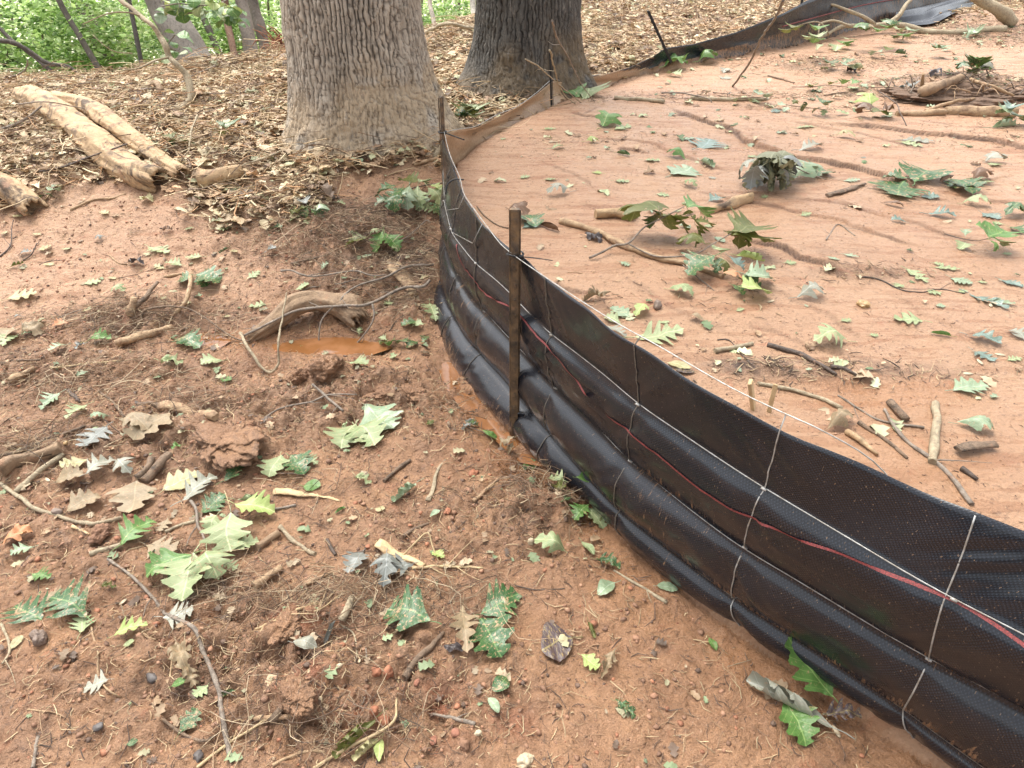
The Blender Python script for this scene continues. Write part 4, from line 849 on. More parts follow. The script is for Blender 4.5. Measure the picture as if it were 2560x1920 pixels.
STICKS = """
stick|dark curved stick laid across the forked rotten log|65,375 130,362 200,337 275,311|.006|.004|dark|.02,.05,.08,.10|1
stick|grey stick crossing the upper end of the forked log|0,280 50,260 90,228|.009|.005|grey|.04,.08,.14|0
twig|long thin twig arching over the top of the forked log|40,225 95,220 150,228 200,240 262,262|.004|.002|grey|.16,.2,.16,.1,.04|0
branch|longest grey branch curving from the bent log to the fence|930,605 910,620 873,622 793,657 728,661 643,670 600,690 525,725|.007|.005|grey|.04,.05,.05,.06,.09,.10,.09,.04|3
branch|long grey branch ending in a hanging tip over the puddle|938,572 880,575 830,600 763,622 728,657 703,680 690,710 688,757|.006|.003|grey|.03,.05,.06,.07,.08,.07,.04,.0|3
branch|grey crooked branch lying on dark debris above the bent log|605,585 630,585 668,597 718,592 768,585 805,595 873,592|.005|.003|grey|.02,.03,.03,.04,.04,.04,.02|2
twig|thin grey twig rising from the mud towards the debris heap|635,655 663,625 730,615 810,597|.004|.003|grey||2
branch|pale V shaped branch standing in front of the bent log|620,632 610,685 600,740 603,782 578,805 538,755 518,720|.003|.007|cream|.14,.12,.08,.03,.01,.03,.05|1
twig|thin curved twig bowing over the right end of the puddle|805,657 808,685 788,722 755,755|.004|.003|grey|.08,.07,.04,.0|0
twig|straight brown twig on dark soil below the green leaf cluster|628,570 693,555 725,544|.004|.003|brown||1
twig|slim grey twig slanting up beside the far end of the black fence|838,522 875,515 918,478 930,480|.003|.002|grey|.02,.03,.05,.06|1
twig|dark twig lying between the small green sprig and the fence|870,523 905,530 930,540 942,550|.0025|.0015|dark||1
stick|straight brown twig lying in mud close to the fence foot|840,717 868,685 915,670|.003|.002|brown||1
bark_slab|flat tan bark slab buried among twigs beside the fence|857,582 875,615 893,645|.030|.022|tan||0
stick|thick tan root like stick on the left mud mound|250,747 310,728 370,713|.016|.014|tan||0
stick|short upright brown stick on the mud mound at left|292,662 320,635 340,610|.010|.007|brown|.03,.05,.07|1
stick|pale bark stub beside the half buried dark green leaves|355,600 380,596 410,592|.007|.006|tan||0
branch|kinked tan branch standing between mound and dark green leaves|415,592 410,627 395,657 370,690|.011|.008|tan|.02,.05,.04,.0|0
branch|long thin brown branch arching from the mound towards the V shaped branch|310,690 315,670 375,662 425,675 500,727 540,738|.005|.003|brown|.0,.04,.06,.05,.02,.01|2
twig|forked grey twig on smooth mud left of the mound|88,700 120,690 165,672 195,667|.003|.002|grey||2
stick|long pale straw coloured strip lying flat left of centre|107,797 180,788 260,779|.004|.002|straw||0
stick|thin brown stick lying along the left edge above the tan leaves|0,785 50,780 90,777|.004|.003|brown||0
stick|thick tan broken stick end at the left edge|20,830 50,812 75,798|.013|.009|tan||0
twig|dark twig curving up at the left edge of the smooth mud|0,555 22,530 25,495 30,475|.004|.002|dark|.0,.01,.03,.04|1
twig|small dark upright forked twig near the left edge|50,563 68,550 80,525|.003|.002|dark|.0,.01,.03|1
twig|tiny dark three pronged twig on smooth mud at left|85,573 105,565 140,562|.002|.001|dark||2
twig|pale twig stub pointing at the black crumpled leaf|237,552 255,568 275,572|.004|.003|tan||0
twig|straight thin brown twig below the black crumpled leaf|235,604 300,592 347,575|.002|.0015|brown||0
branch|thin tan branch lying at the foot of the forked log|152,455 205,432 240,430 272,420|.007|.004|tan||1
stick|upright knobby broken stub on the left mud mound|285,682 290,660 289,640|.020|.014|tan|.0,.03,.06|0
stick|long straight brown stick running to the left edge in the lower left|0,992 90,958 182,922|.007|.005|brown||0
log|thick tan half buried log at the left edge|0,1032 60,1000 130,972|.030|.024|mudlog||0
stick|pale cream straight stick touching the thick tan log|35,1066 90,1020 140,985|.011|.009|cream||0
branch|cream forked branch beside the rust orange leaf|0,1045 40,1073 78,1100 130,1118 180,1132 215,1133 262,1122|.006|.006|cream|||78,1102,0 50,1118,0 22,1132,0|.005|.004
stick|mottled bark stick pointing at the bright green leaf lower left|195,1202 230,1188 265,1180|.009|.007|cream||0
stick|small mottled stick touching the dead brown deep lobed leaf|357,1152 390,1136 422,1127|.006|.005|cream||0
stick|brown split stick, right one of a parallel pair among tan leaves|308,1044 340,1015 370,988|.014|.014|brown||0
stick|brown split stick, left one of a parallel pair among tan leaves|300,1036 318,1015 332,995|.011|.010|brown||0
log|tan broken branch section above the cracked mud slab|355,890 410,896 467,907|.020|.014|tan||0
stick|dark weathered stick end beside the tan branch section|302,880 340,880 372,883|.012|.010|brown||0
stick|thin slanting brown stick above the tan curled leaves|212,845 250,877 272,908|.004|.006|brown||0
branch|long grey root running down the lower left to the bottom|235,1210 283,1244 330,1290 357,1327 418,1357 445,1420 470,1488 485,1550 496,1618 501,1642|.004|.006|grey||2
bark_chunk|dark bark flake standing in the mud upper left of the grey leaf|150,847 165,862 175,872|.010|.006|dark||0
branch|grey branch crossing the mud from the cream stone to the green leaf|553,922 600,885 673,867 713,852 770,852|.004|.003|grey|.0,.02,.03,.03,.02|2
branch|slanting grey branch crossing over the first near the cream stone|675,830 703,855 740,887|.005|.005|grey|.03,.04,.01|1
twig|thin leaf stalk twig leading down to the pale veined leaf pair|723,867 750,877 765,905 770,925|.0018|.0012|tan|.03,.03,.02,.01|0
wood_splinter|pale split splinter with a pointed tip beside the round green leaf|598,1065 650,1070 693,1073 735,1083|.014|.002|pale||0
stick|small grey stick among the fresh green sprig leaves|590,1102 615,1098 640,1093|.005|.004|grey||0
stick|short brown stick with a dark end in the middle of the mud|828,1042 855,1018 885,997|.006|.007|brown||0
wood_splinter|upright cream coloured splinter streak right of the mottled leaf|928,1085 938,1050 945,1020 963,992|.009|.002|cream||0
bark_chunk|flat knobby tan bark strip above the slate grey leaves|812,1178 860,1200 913,1226|.014|.008|pale||0
straw|bent straw forming an upside down V above the slate leaves|858,1214 890,1180 923,1150 935,1180 950,1219|.003|.002|straw|.0,.02,.04,.02,.0|0
straw|bundle of dry straw lying right of the slate grey leaves|890,1230 970,1226 1043,1228|.005|.003|straw||3
stick|thin orange brown splinter near the red clay patch|1023,1087 1055,1055 1083,1030|.007|.003|tan||0
stick|short brown stick above the knobby bark strip|870,1160 900,1143 925,1132|.006|.004|brown||0
stick|curved lichened stick lying on bare mud left of centre|605,1140 620,1155 635,1172 660,1187 683,1200|.007|.006|cream||0
stick|short dark charred stick on bare mud|705,1170 715,1185 726,1202|.007|.005|dark||0
stick|thick muddy broken stick beside the fresh green sprig|553,1187 580,1170 606,1152|.012|.010|mudlog||0
stick|short thick tan stick below the curved lichened stick|550,1270 582,1252 615,1230|.013|.010|tan||0
stick|small pale stick between the tan stick and straw bundle|660,1265 690,1250 720,1238|.007|.004|tan||0
twig|thin brown twig slanting through the mud right of the slate leaves|943,1177 980,1148 1013,1120|.002|.0015|brown||0
stick|stubby mottled cylinder of wood below the long straw bundle|740,1346 752,1320 762,1296|.010|.010|cream||0
stick|grey brown tapering stick lying left of the big dark green leaves|871,1470 915,1415 958,1368|.009|.006|brown||1
straw|long curved straw bundle sweeping across the bottom centre|553,1362 600,1345 640,1320 700,1300 740,1265|.004|.003|straw||4
straw|second curved straw just under the long straw bundle|553,1378 590,1340 680,1322 735,1285|.003|.002|straw||2
stick|long bent straw crossing the bottom edge near the yellow leaf|675,1660 760,1612 849,1562 857,1515 862,1462|.004|.0025|straw|.0,.02,.02,.01,.0|1
stick|smooth orange tan stick at the bottom left of centre|553,1556 595,1552 636,1548|.0065|.005|tan||0
straw|tan straw running diagonally near the bottom|425,1660 500,1605 590,1545|.004|.003|straw||1
stick|small grey twig at the lower right of the red stones|936,1544 980,1553 1028,1568|.003|.005|grey||1
root|thin hair root hanging down over the reddish clods|790,1400 793,1445 792,1488 775,1545 762,1588|.0016|.0012|grey||0
root|pale curled root looping over the reddish clods|735,1350 765,1370 770,1420 760,1440|.0025|.0015|cream||1
twig|tan twig lying along the bottom edge left of the yellow leaf|588,1655 653,1627 727,1627|.004|.003|tan||1
stick|dark weathered wood piece at the bottom left of centre|590,1560 605,1540 612,1525|.012|.006|brown||0
stick|grey stick standing at the bottom left corner|70,1660 76,1625 83,1592|.004|.004|grey||0
root|pale brown root crossing the silver grey leaf at lower left|196,1353 211,1409 213,1462 235,1490 261,1507|.003|.002|tan|.0,.0,.0,.015,.0|1
twig|brown twig bowed below the dark teal leaf|353,1553 392,1584 440,1601 466,1588|.0035|.003|brown|.0,.005,.01,.0|0
root|fine tan root above the black stone at lower left|366,1480 371,1430 379,1392|.002|.0015|tan||1
root|cream root crawling at the left edge above the yellow green leaf|5,1350 18,1380 20,1410 5,1435|.004|.003|cream||1
root|small pale root with side hairs at the lower left|60,1533 95,1537 120,1540 140,1550|.002|.001|tan||2
stick|short pale broken twig on wet mud right of the fence side leaves|1326,1234 1380,1266 1441,1304|.0028|.005|cream||1
twig|thin dark twig right of the fence side leaves|1112,1265 1160,1275 1220,1272|.0015|.0015|dark||1
branch|long peeled tan branch lying on the silt behind the near post|1213,482 1283,502 1348,535 1423,562 1493,575 1560,602|.014|.009|tan||0
log|stubby tan bark log behind the olive leaves|1293,472 1330,470 1368,476|.025|.022|rot||0
log|rough orange tan broken log right of the bright olive leaf|1515,464 1570,450 1618,436|.016|.022|rot||0
bark_chunk|jagged brown bark piece on the silt beside the wilted leaves|1788,426 1830,412 1865,400|.014|.009|brown||0
log|smooth tan log section, left one of the pair at right|1934,250 1990,250 2042,248|.015|.021|tan||0
log|thicker tan log, right one of the pair at right edge|2042,246 2110,248 2190,254|.027|.030|tan||0
branch|thin bare branch standing out of the silt towards the far fence|1583,186 1620,135 1643,85 1676,37 1692,0|.007|.004|grey|.0,.25,.45,.7,.85|0
branch|grey branch lying on the silt left of the scarp line|1328,215 1393,218 1435,224|.013|.012|cream||1
branch|long pale branch half hidden by leaves across the upper silt|1493,215 1588,218 1655,216|.014|.011|cream||1
twig|thin forked twig above the long pale branch|1428,200 1478,202 1528,213 1538,222|.006|.003|grey|.02,.03,.02,.0|2
twig|bare twig leaning against the dark tree, left one|1135,128 1165,145 1195,172 1255,222|.004|.003|cream|.45,.35,.22,.0|1
twig|tall bare twig curving down the front of the dark tree|1193,45 1203,80 1228,125 1258,185 1285,220|.004|.0025|grey|.75,.6,.45,.15,.0|1
twig|short bent twig crossing at the fence bend|1188,108 1205,175 1220,205 1243,225|.005|.003|cream|.45,.2,.08,.0|1
branch|grey twig lying in the pink silt left of the mottled stick|1909,887 1956,955 2011,995 2060,1040 2101,1092|.004|.006|grey||1
stick|straight mottled stick on the silt at the right|2014,1003 2018,940 2023,877|.010|.010|cream||0
twig|long thin grey twig on the pink silt behind the fence|1811,855 1856,885 1901,910 1996,925|.003|.003|grey||1
stick|short thick brown stick on the pink silt|1921,873 1940,892 1961,912|.011|.009|brown||0
stick|crumbling brown stick close behind the fence top|1831,937 1865,960 1896,985|.010|.007|rot||0
stick|slim brown stick parallel to the crumbling stick|1856,915 1910,950 1961,992|.006|.004|brown||0
bark_chunk|chunky bark piece on the silt at the right edge|2066,982 2105,972 2151,968|.016|.013|brown||0
stick|small dark brown splinter below the chunky bark piece|2076,1015 2095,1026 2111,1038|.007|.005|dark||0
branch|lichened pale branch passing behind the two upright wood chips|1636,830 1680,838 1720,847 1770,862 1816,885|.006|.006|cream||0
stick|lichened stick section left of the two upright wood chips|1541,762 1585,755 1626,745|.008|.006|cream||0
twig|crooked dark twig crossing the lichened stick section|1550,735 1573,735 1590,752 1620,785|.002|.002|dark||1
branch|long thin dark twig ending at the long mint leaf|1852,597 1899,605 1947,627 1992,632 2027,625 2084,635|.003|.0015|dark||2
stick|dark mossy strip of bark lying along the drift line|1659,747 1724,767 1765,788 1804,812|.008|.005|dark||0
stick|second dark mossy strip further right on the drift line|1794,795 1822,798 1849,812|.007|.004|dark||0
twig|star shaped broken twig on the silt behind the big sprig|1784,520 1797,500 1809,485 1830,497 1847,510|.003|.002|grey||3
twig|grey thin twig below the mottled green leaf|1475,572 1503,595 1543,628|.002|.0015|grey|.02,.01,.0|1
twig|thin brown twig just behind the near post|1030,447 1050,470 1078,489 1098,494|.003|.003|brown||0
twig|small dark twig beside the root mound|1894,195 1934,222 1945,245 1959,272|.004|.003|dark|.0,.05,.05,.0|0
branch|dead brown twig lying at the left end of the upper silt leaves|1659,165 1690,173 1716,180|.007|.004|brown||0
twig|brown twig under the upper green sprig on the silt|1779,207 1830,200 1874,197|.005|.003|brown||1
wood_chip|bright tan wood chip beside the dark clod|155,1140 175,1148 195,1156|.006|.003|pale||0
branch|cream twig at the foot of the huge oak|620,338 660,345 700,360 725,380|.006|.004|cream||2
branch|pale thin branch lying left of the huge oak foot|480,380 540,352 600,330 640,300|.007|.004|cream|.02,.05,.05,.02|2
branch|pale broken root leaning on the oak flare beside the fence|935,342 950,322 960,300|.014|.010|cream|.0,.04,.09|0
branch|curved tan root at the oak foot ending at the fence post|895,358 925,350 958,338|.010|.010|tan||0
stick|short bare stick standing between the two big trees|1055,242 1057,225 1060,212|.012|.010|cream|.0,.05,.1|0
branch|cream log piece low down between the two big trees|1035,265 1040,245 1045,225|.022|.015|mudlog||0
stick|flat weathered board lying in the litter above the forked log|320,190 370,186 415,182|.030|.022|mudlog||0
log|short barkless tan log half buried below the huge oak|445,402 490,392 530,380|.045|.032|rot||0
branch|gnarled tan branch stump in the litter near the bare stick foot|315,200 335,180 350,195 350,215|.022|.018|mudlog|.0,.06,.05,.0|0
stick|short brown stub poking out of the litter below the bare stick|300,250 315,235 320,225|.024|.018|brown||0
branch|thin grey branch rising to the right in the litter left of the oak|385,175 430,158 465,142|.008|.004|grey|.02,.08,.12|0
branch|pale splintered branch in the litter left of the oak foot|425,245 460,265 485,280|.022|.010|pale||0
branch|thin cream vertical twig in the litter beside the green leaves|425,250 412,290 405,330 360,370|.006|.004|cream|.1,.08,.05,.0|2
branch|cream branch among litter between the two big trees|920,70 960,52 1000,58 1035,62|.016|.010|cream|.1,.25,.2,.08|1
branch|thin pale curved twig standing between the two big trees|965,190 970,170 985,155 995,150|.006|.004|cream|.0,.1,.15,.16|0
branch|dry grey branch at the left edge of the litter crest|0,172 30,165 55,150 60,130|.008|.005|grey|.02,.06,.15,.25|3
branch|pale crooked branch lying on the litter at the top right centre|1500,5 1530,12 1560,20 1600,28|.014|.008|cream||1
"""
names = {}
for ln in STICKS.strip().splitlines():
    f_ = ln.split('|'); pts = [tuple(map(float, p.split(','))) for p in f_[2].split()]; lf = [float(v) for v in f_[6].split(',')] if f_[6] else None
    ex = None
    if len(f_) > 8 and f_[8].strip(): ex = [([tuple(map(float, q.split(','))) for q in f_[8].split()], float(f_[9]), float(f_[10]))]
    nm = f_[0]; r0, r1 = float(f_[3]), float(f_[4]); big = nm in ('log', 'bark_chunk', 'bark_slab', 'wood_splinter') or f_[5] == 'rot'
    stick(nm, f_[1], pts, r0, r1, f_[5], lf, cat={'twig': 'twig', 'root': 'root', 'straw': 'straw', 'log': 'log', 'branch': 'branch', 'stick': 'stick'}.get(nm, 'wood piece'), group=GS, twigs=int(f_[7] or 0), sides=14 if r0 > .012 else 7, rough=.35 if big else .16, flat=.45 if nm in ('bark_slab', 'wood_splinter', 'bark_chunk') or 'board' in f_[1] else 1.)

# forked rotten log on the bank
fl = tag(empty('rotten_log', tuple(pxl(200, 330))), 'big forked rotten tan log with a dark split, lying on the litter bank at left', 'log')
def limb(name, pts, rad, lifts, mk='rot', seed=3, rough=.28, flat=.85, parent=fl, hollow=False):
    W = [tuple(pxl(x, y, 0)) for x, y in pts]; P = smoothpath(W, .02); k = np.linspace(0, 1, len(P)); r = np.interp(k, np.linspace(0, 1, len(rad)), rad)
    P[:, 2] += np.interp(k, np.linspace(0, 1, len(lifts)), lifts)
    V_, F_ = tube(P, r, 40, 0, seed, flat=flat); n_ = len(P); th = np.tile(np.arange(40)*2*math.pi/40, n_); kk = np.repeat(k*len(P)*.02, 40)
    c = np.repeat(P, 40, axis=0); d = V_-c; rr_ = np.linalg.norm(d, axis=1)[:, None]
    g = 1+.16*vn(np.cos(th)*2+seed, np.sin(th)*2, kk*5, seed)+.10*vn(np.cos(th)*6, np.sin(th)*6, kk*11, seed+1)+.05*vn(np.cos(th)*15, np.sin(th)*15, kk*26, seed+2)
    g *= 1-.10*ss(.08, .0, np.abs(vn(np.cos(th)*5+2, np.sin(th)*5, kk*3, seed+4)))
    V_ = c+d*g[:, None]
    # ragged broken ends
    for e0, e1, sg in ((0, 40, -1), ((n_-1)*40, n_*40, 1)):
        t = P[min(1, n_-1)]-P[0] if sg < 0 else P[-1]-P[-2]; t = t/np.linalg.norm(t)*sg; V_[e0:e1] += t*np.abs(vn(np.arange(40)*.7, 0*np.arange(40)+seed, 0, 8))[:, None]*.05
    # hollow end: two shrunken rings
    for s_, (a, b) in enumerate((((n_-1)*40, n_*40), (0, 40))):
        ring = V_[a:b]; cc = ring.mean(0); ax = (P[-1]-P[-2]) if s_ == 0 else (P[0]-P[1]); ax = ax/np.linalg.norm(ax)
    F_ = [f for f in F_ if len(f) == 4]
    base = len(V_); add = []; prev = list(range((n_-1)*40, n_*40)); ax = (P[-1]-P[-2])/np.linalg.norm(P[-1]-P[-2]); ring = V_[prev]; cc = ring.mean(0)
    for q, (sc, dp) in enumerate(((.78, .004), (.60, -.03), (.25, -.07))):
        nv_ = cc+(ring-cc)*sc+ax*dp; add.append(nv_); cur = list(range(base+q*40, base+q*40+40))
        F_ += [(prev[i], prev[(i+1) % 40], cur[(i+1) % 40], cur[i]) for i in range(40)]; prev = cur
    F_.append(tuple(prev)); F_.append(tuple(range(40))[::-1]); V_ = np.concatenate([V_]+add)
    c0 = np.array(parent.location); o = link(name, pymesh(name, V_-c0, F_), None, WM[mk]); o.parent = parent; return o
limb('trunk_piece', [(55,225),(100,248),(150,278),(205,320),(250,356),(300,388),(338,402)], [.060, .085, .095, .090, .082, .085, .075], [.06, .08, .07, .06, .05, .04, .03])
limb('side_limb', [(135,242),(200,262),(250,292),(300,325),(350,360),(392,385)], [.045, .060, .062, .055, .048, .045], [.09, .09, .08, .06, .04, .03], seed=9)
ll_ = tag(empty('broken_log', tuple(pxl(50, 440))), 'short jagged orange tan log end at the left edge below the forked log', 'log')
limb('wood_piece', [(-15,412),(30,428),(75,458)], [.065, .07, .06], [.05, .05, .03], seed=14, parent=ll_)
bl = tag(empty('bent_log', tuple(pxl(660, 710))), 'bent mud coloured log with a knobby root end arching over the orange puddle', 'log')
limb('log_piece', [(552,728),(600,712),(648,690),(690,683),(735,686),(768,700)], [.028, .040, .050, .050, .055, .050], [.01, .04, .075, .075, .06, .03], 'mudlog', 17, parent=bl)
limb('root_knob', [(735,672),(760,675),(778,690)], [.04, .05, .03], [.05, .05, .03], 'mudlog', 22, parent=bl)

# bare leaning sapling stick at the upper left
bs = tag(empty('bare_sapling', tuple(pxl(370, 272))), 'tall bare crooked cream stick rising from the litter towards the top left', 'branch')
mp = [(370,275,4.55),(366,255,4.55),(372,240,4.6),(395,232,4.7),(413,214,4.75),(410,190,4.8),(402,162,4.85),(380,138,4.85),(364,121,4.9),(358,100,4.9),(347,81,4.95),(330,55,4.95),(306,38,5.0),(285,18,5.05),(260,0,5.1),(235,-40,5.2)]
P = smoothpath([atY(*p) for p in mp], .03); o = link('stem', pymesh('stem', *(lambda t: (t[0]-np.array(bs.location), t[1]))(tube(P, np.linspace(.026, .011, len(P)), 9, .2, 4))), None, WM['cream']); o.parent = bs
for pp, r in (([(364,124,4.88),(345,128,4.8),(330,133,4.7),(300,147,4.6),(265,152,4.5)], .008), ([(301,34,5.0),(278,27,4.9),(234,29,4.8),(179,52,4.7)], .006), ([(285,115,4.8),(250,112,4.7),(225,98,4.6),(200,75,4.6)], .004)):
    Q = smoothpath([atY(*p) for p in pp], .03); o = link('side_branch', pymesh('side_branch', *(lambda t: (t[0]-np.array(bs.location), t[1]))(tube(Q, np.linspace(r, r*.5, len(Q)), 6, .2, 4))), None, WM['cream']); o.parent = bs
# big fallen branch at the upper right
fb = tag(empty('fallen_branch', tuple(pxl(1920, 58))), 'large fallen grey branch forking in front of the far black fence', 'branch')
def fbl(name, pts, r0, r1):
    W = [tuple(pxl(x, y, 0)+Vector((0, 0, 0))) if l == 0 else tuple(atY(x, y, pxl(fx_, fy_).y)) for (x, y, l, fx_, fy_) in pts]
    P = smoothpath(W, .04); P[:, 2] += .012; V_, F_ = tube(P, np.linspace(r0, r1, len(P)), 10, .2, int(pts[0][0])); o = link(name, pymesh(name, V_-np.array(fb.location), F_), None, WM['cream']); o.parent = fb
fbl('main_limb', [(2171,66,0,0,0),(2120,68,0,0,0),(2084,72,0,0,0),(2009,73,0,0,0),(1959,60,1,1959,72),(1909,56,1,1909,72),(1871,60,1,1871,76),(1821,60,1,1821,82),(1785,78,1,1785,90),(1759,92,0,0,0)], .036, .012)
fbl('upper_trunk', [(2186,55,0,0,0),(2172,38,1,2186,55),(2150,20,1,2186,55),(2121,5,1,2186,52),(2100,-8,1,2186,50),(2060,-30,1,2186,48)], .060, .045)
fbl('side_branch', [(1915,57,1,1909,72),(1940,38,1,1909,70),(1950,22,1,1909,68),(1958,10,1,1909,66),(1969,0,1,1909,64),(1985,-18,1,1909,60)], .024, .012)
fbl('side_branch', [(1889,55,1,1889,74),(1859,37,1,1889,76),(1830,26,1,1889,78),(1804,15,1,1889,78),(1780,10,1,1889,80),(1751,-2,1,1889,80)], .018, .009)
fbl('side_branch', [(1835,60,1,1835,84),(1800,48,1,1835,84),(1770,55,1,1800,92),(1768,70,1,1790,96),(1765,88,1,1780,98)], .012, .006)
fbl('side_branch', [(1790,80,1,1790,96),(1780,60,1,1790,96),(1760,50,1,1790,96),(1715,60,1,1780,98)], .008, .004)

# ================= STONES, CLODS, CHIPS =================
def blobmesh(rx, ry, rz, seed, amp=.25, res=2, fine=.1):
    import bmesh
    bm = bmesh.new(); bmesh.ops.create_icosphere(bm, subdivisions=res+1, radius=1); V_ = np.array([v.co[:] for v in bm.verts])
    g = 1+amp*vn(V_[:, 0]*1.6+seed, V_[:, 1]*1.6, V_[:, 2]*1.6, seed)+fine*vn(V_[:, 0]*5+seed, V_[:, 1]*5, V_[:, 2]*5, seed+1)+fine*.6*vn(V_[:, 0]*12+seed, V_[:, 1]*12, V_[:, 2]*12, seed+2)
    V_ = V_*g[:, None]*np.array([rx, ry, rz]); F_ = [[v.index for v in f.verts] for f in bm.faces]; bm.free(); return V_, F_
MST = {'mud': gmat, 'red': m_plain('red_stone', (.30, .125, .075), .8, 0, .8, 60, (.24, .11, .07)), 'grey': m_plain('grey_brown_stone', (.22, .16, .12), .6, 0, .6, 40, (.13, .09, .07)), 'black': m_plain('black_wet_stone', (.09, .075, .068), .55, 0, .3, 30),
 'pale': m_plain('pale_stone', (.52, .42, .28), .6, 0, .4, 40), 'clod': m_plain('clay_clod', (.27, .145, .085), .8, 0, 1., 60, (.17, .09, .055)), 'rclod': m_plain('red_clay_clod', (.38, .15, .08), .8, 0, 1., 60, (.25, .11, .06)), 'acorn': m_plain('acorn_shell', (.45, .29, .13), .4, 0, .2, 30)}
for ln in """
stone|small red stone below the large tan leaves|285,1117|.012|.009|red
stone|flat grey brown stone beside the cream forked branch|125,1108|.018|.012|grey
stone|brown angular rock partly sunk at the lower left|87,1379|.024|.018|grey
stone|shiny black stone at the lower left of the crumpled tan leaves|331,1464|.018|.009|black
stone|grey black flat stone near the bottom left|427,1632|.014|.007|black
stone|flat dark stone under the silver grey leaf|213,1572|.012|.005|black
stone|bright red round stone near the bottom centre|984,1586|.012|.006|red
stone|darker red stone left of the bright red stone|936,1601|.011|.005|red
stone|small red stone beside the tapering grey stick|901,1479|.009|.007|red
stone|small cream pebble right of the bright red stone|1032,1586|.009|.006|pale
stone|orange tan pebble above the red clay patch|1147,1172|.009|.012|pale
stone|small grey pebble beside the crumpled tan leaves|753,1598|.010|.006|grey
acorn|left acorn of two on the long brown stick|145,964|.008|.006|acorn
acorn|right acorn of two on the long brown stick|162,961|.007|.006|acorn
mud_slab|cracked slab of mud with a dark gap beneath it|490,945|.130|.026|mud
clod|lumpy clod of mud right of the orange puddle clods|838,838|.075|.022|mud
clod|low clod of mud below the orange puddle at its right|890,850|.05|.018|mud
clod|rough clod at the foot of the fence beside the near post|1175,1075|.05|.014|mud
clod|broken brown clod in the lower middle|640,1500|.045|.014|mud
clod|reddish brown clod in the lower middle above the curled leaf|620,1350|.04|.012|mud
clod|dark round clod beside the bright tan wood chip|220,1155|.030|.020|clod
clod|grey brown clod standing in the orange puddle edge|648,818|.040|.030|mud
clod|rounded muddy clod below the orange puddle|710,800|.060|.040|mud
clod|red clay clod at the bottom centre|828,1560|.015|.011|rclod
clod|smaller red clay clod stacked by the hair root|810,1540|.011|.009|rclod
clod|brown clod beside the hair root|842,1460|.014|.014|rclod
clod|reddish clod left of the hair root|815,1455|.013|.013|rclod
clod|orange red lump of clay beside the pale splinter|1023,1024|.018|.008|rclod
clod|red lump of clay near the mint scrap|967,1108|.012|.007|rclod
clod|brown grey clod at the bottom right of centre|1005,1610|.014|.010|clod
clod|dark stump of wet wood on the silt near the lime leaf|1420,664|.018|.018|grey
pale_wood_block|pale split wood block at the bottom edge|1135,1645|.020|.012|pale
wood_chip|cut round twig end with a pale face near the fence|870,892|.007|.007|pale
wood_chip|cream square wood chip on the mottled clay|735,1441|.007|.005|pale
wood_chip|thin cream sliver in the lower middle|693,1512|.005|.004|pale
wood_chip|small tan chip beside the cracked mud slab|492,998|.008|.005|pale
wood_chip|orange crumb of rotten wood with a dark leaf tip|1865,660|.020|.012|acorn
""".strip().splitlines():
    f_ = ln.split('|'); x, y = map(float, f_[2].split(',')); p = pxl(x, y); rx, rz = float(f_[3]), float(f_[4]); sd = int(x) % 50
    V_, F_ = blobmesh(rx, rx*.75, rz, sd, .5 if f_[5] == 'mud' else (.45 if 'clod' in f_[5] else .3), 2 if rx < .02 else 4, .26 if f_[5] == 'mud' else (.16 if 'clod' in f_[5] else .08))
    o = link(f_[0], pymesh(f_[0], V_, F_), None, MST[f_[5]]); o.location = (p.x, p.y, gz(p.x, p.y)+rz*(.1 if f_[5] == 'mud' else .3)); o.rotation_euler = (0, 0, sd)
    tag(o, f_[1], {'pale_wood_block': 'wood block', 'mud_slab': 'mud slab', 'wood_chip': 'wood chip'}.get(f_[0], f_[0]))
for (bx, by, tx_, ty_, wd, lab) in ((1627,880,1620,815,.028,'wide pale wood chip stuck upright behind the fence top'), (1661,890,1680,822,.012,'narrow white wood chip stuck upright behind the fence top')):
    a = pxl(bx, by); b = Vector(atY(tx_, ty_, a.y+.01)); d = b-a; V_, F_ = box((0, 0, .5), (1, .35, 1)); sc_ = np.array([wd, wd, d.length]); V_ = V_*sc_
    V_[:, 0] += np.where(V_[:, 2] > .01, .002, 0); q = np.array(d.to_track_quat('Z', 'Y').to_matrix()); V_ = V_@q.T
    o = link('wood_chip', pymesh('wood_chip', V_, F_, False), None, WM['pale']); o.location = a-d*.12; tag(o, lab, 'wood chip'); bb = o.modifiers.new('b', 'BEVEL'); bb.width = .0015
# root mound on the silt at right
rm = tag(empty('root_heap', tuple(pxl(2070, 215))), 'dark heap of soil and roots on the silt at the far right', 'root heap')
V_, F_ = blobmesh(.50, .20, .075, 5, .4, 5, .20); c = pxl(2080, 212); o = link('soil', pymesh('soil', V_+np.array(c-rm.location)+np.array([0, 0, .0]), F_), None, m_plain('dark_root_soil', (.20, .125, .08), .9, 0, 1., 70, (.11, .07, .048))); o.parent = rm
for i in range(46):
    a = rnd.uniform(-.5, .5); b = rnd.uniform(-.2, .15); L = rnd.uniform(.1, .35); d = rnd.uniform(0, 6.28)
    s = np.array([c.x+a, c.y+b, gz(c.x+a, c.y+b)+.05*(1-abs(a)*2)+.04]); e = s+np.array([math.cos(d)*L, math.sin(d)*L*.6, rnd.uniform(-.05, .08)])
    stp = smoothpath([s, (s+e)/2+np.array([0, 0, rnd.uniform(.0, .06)]), e], .03); t_ = tube(stp, np.linspace(rnd.uniform(.002, .006), .0015, len(stp)), 5, .2, i)
    o = link('root', pymesh('root', t_[0]-np.array(rm.location), t_[1]), None, WM[rnd.choice(['tan', 'brown', 'grey', 'dark'])]); o.parent = rm
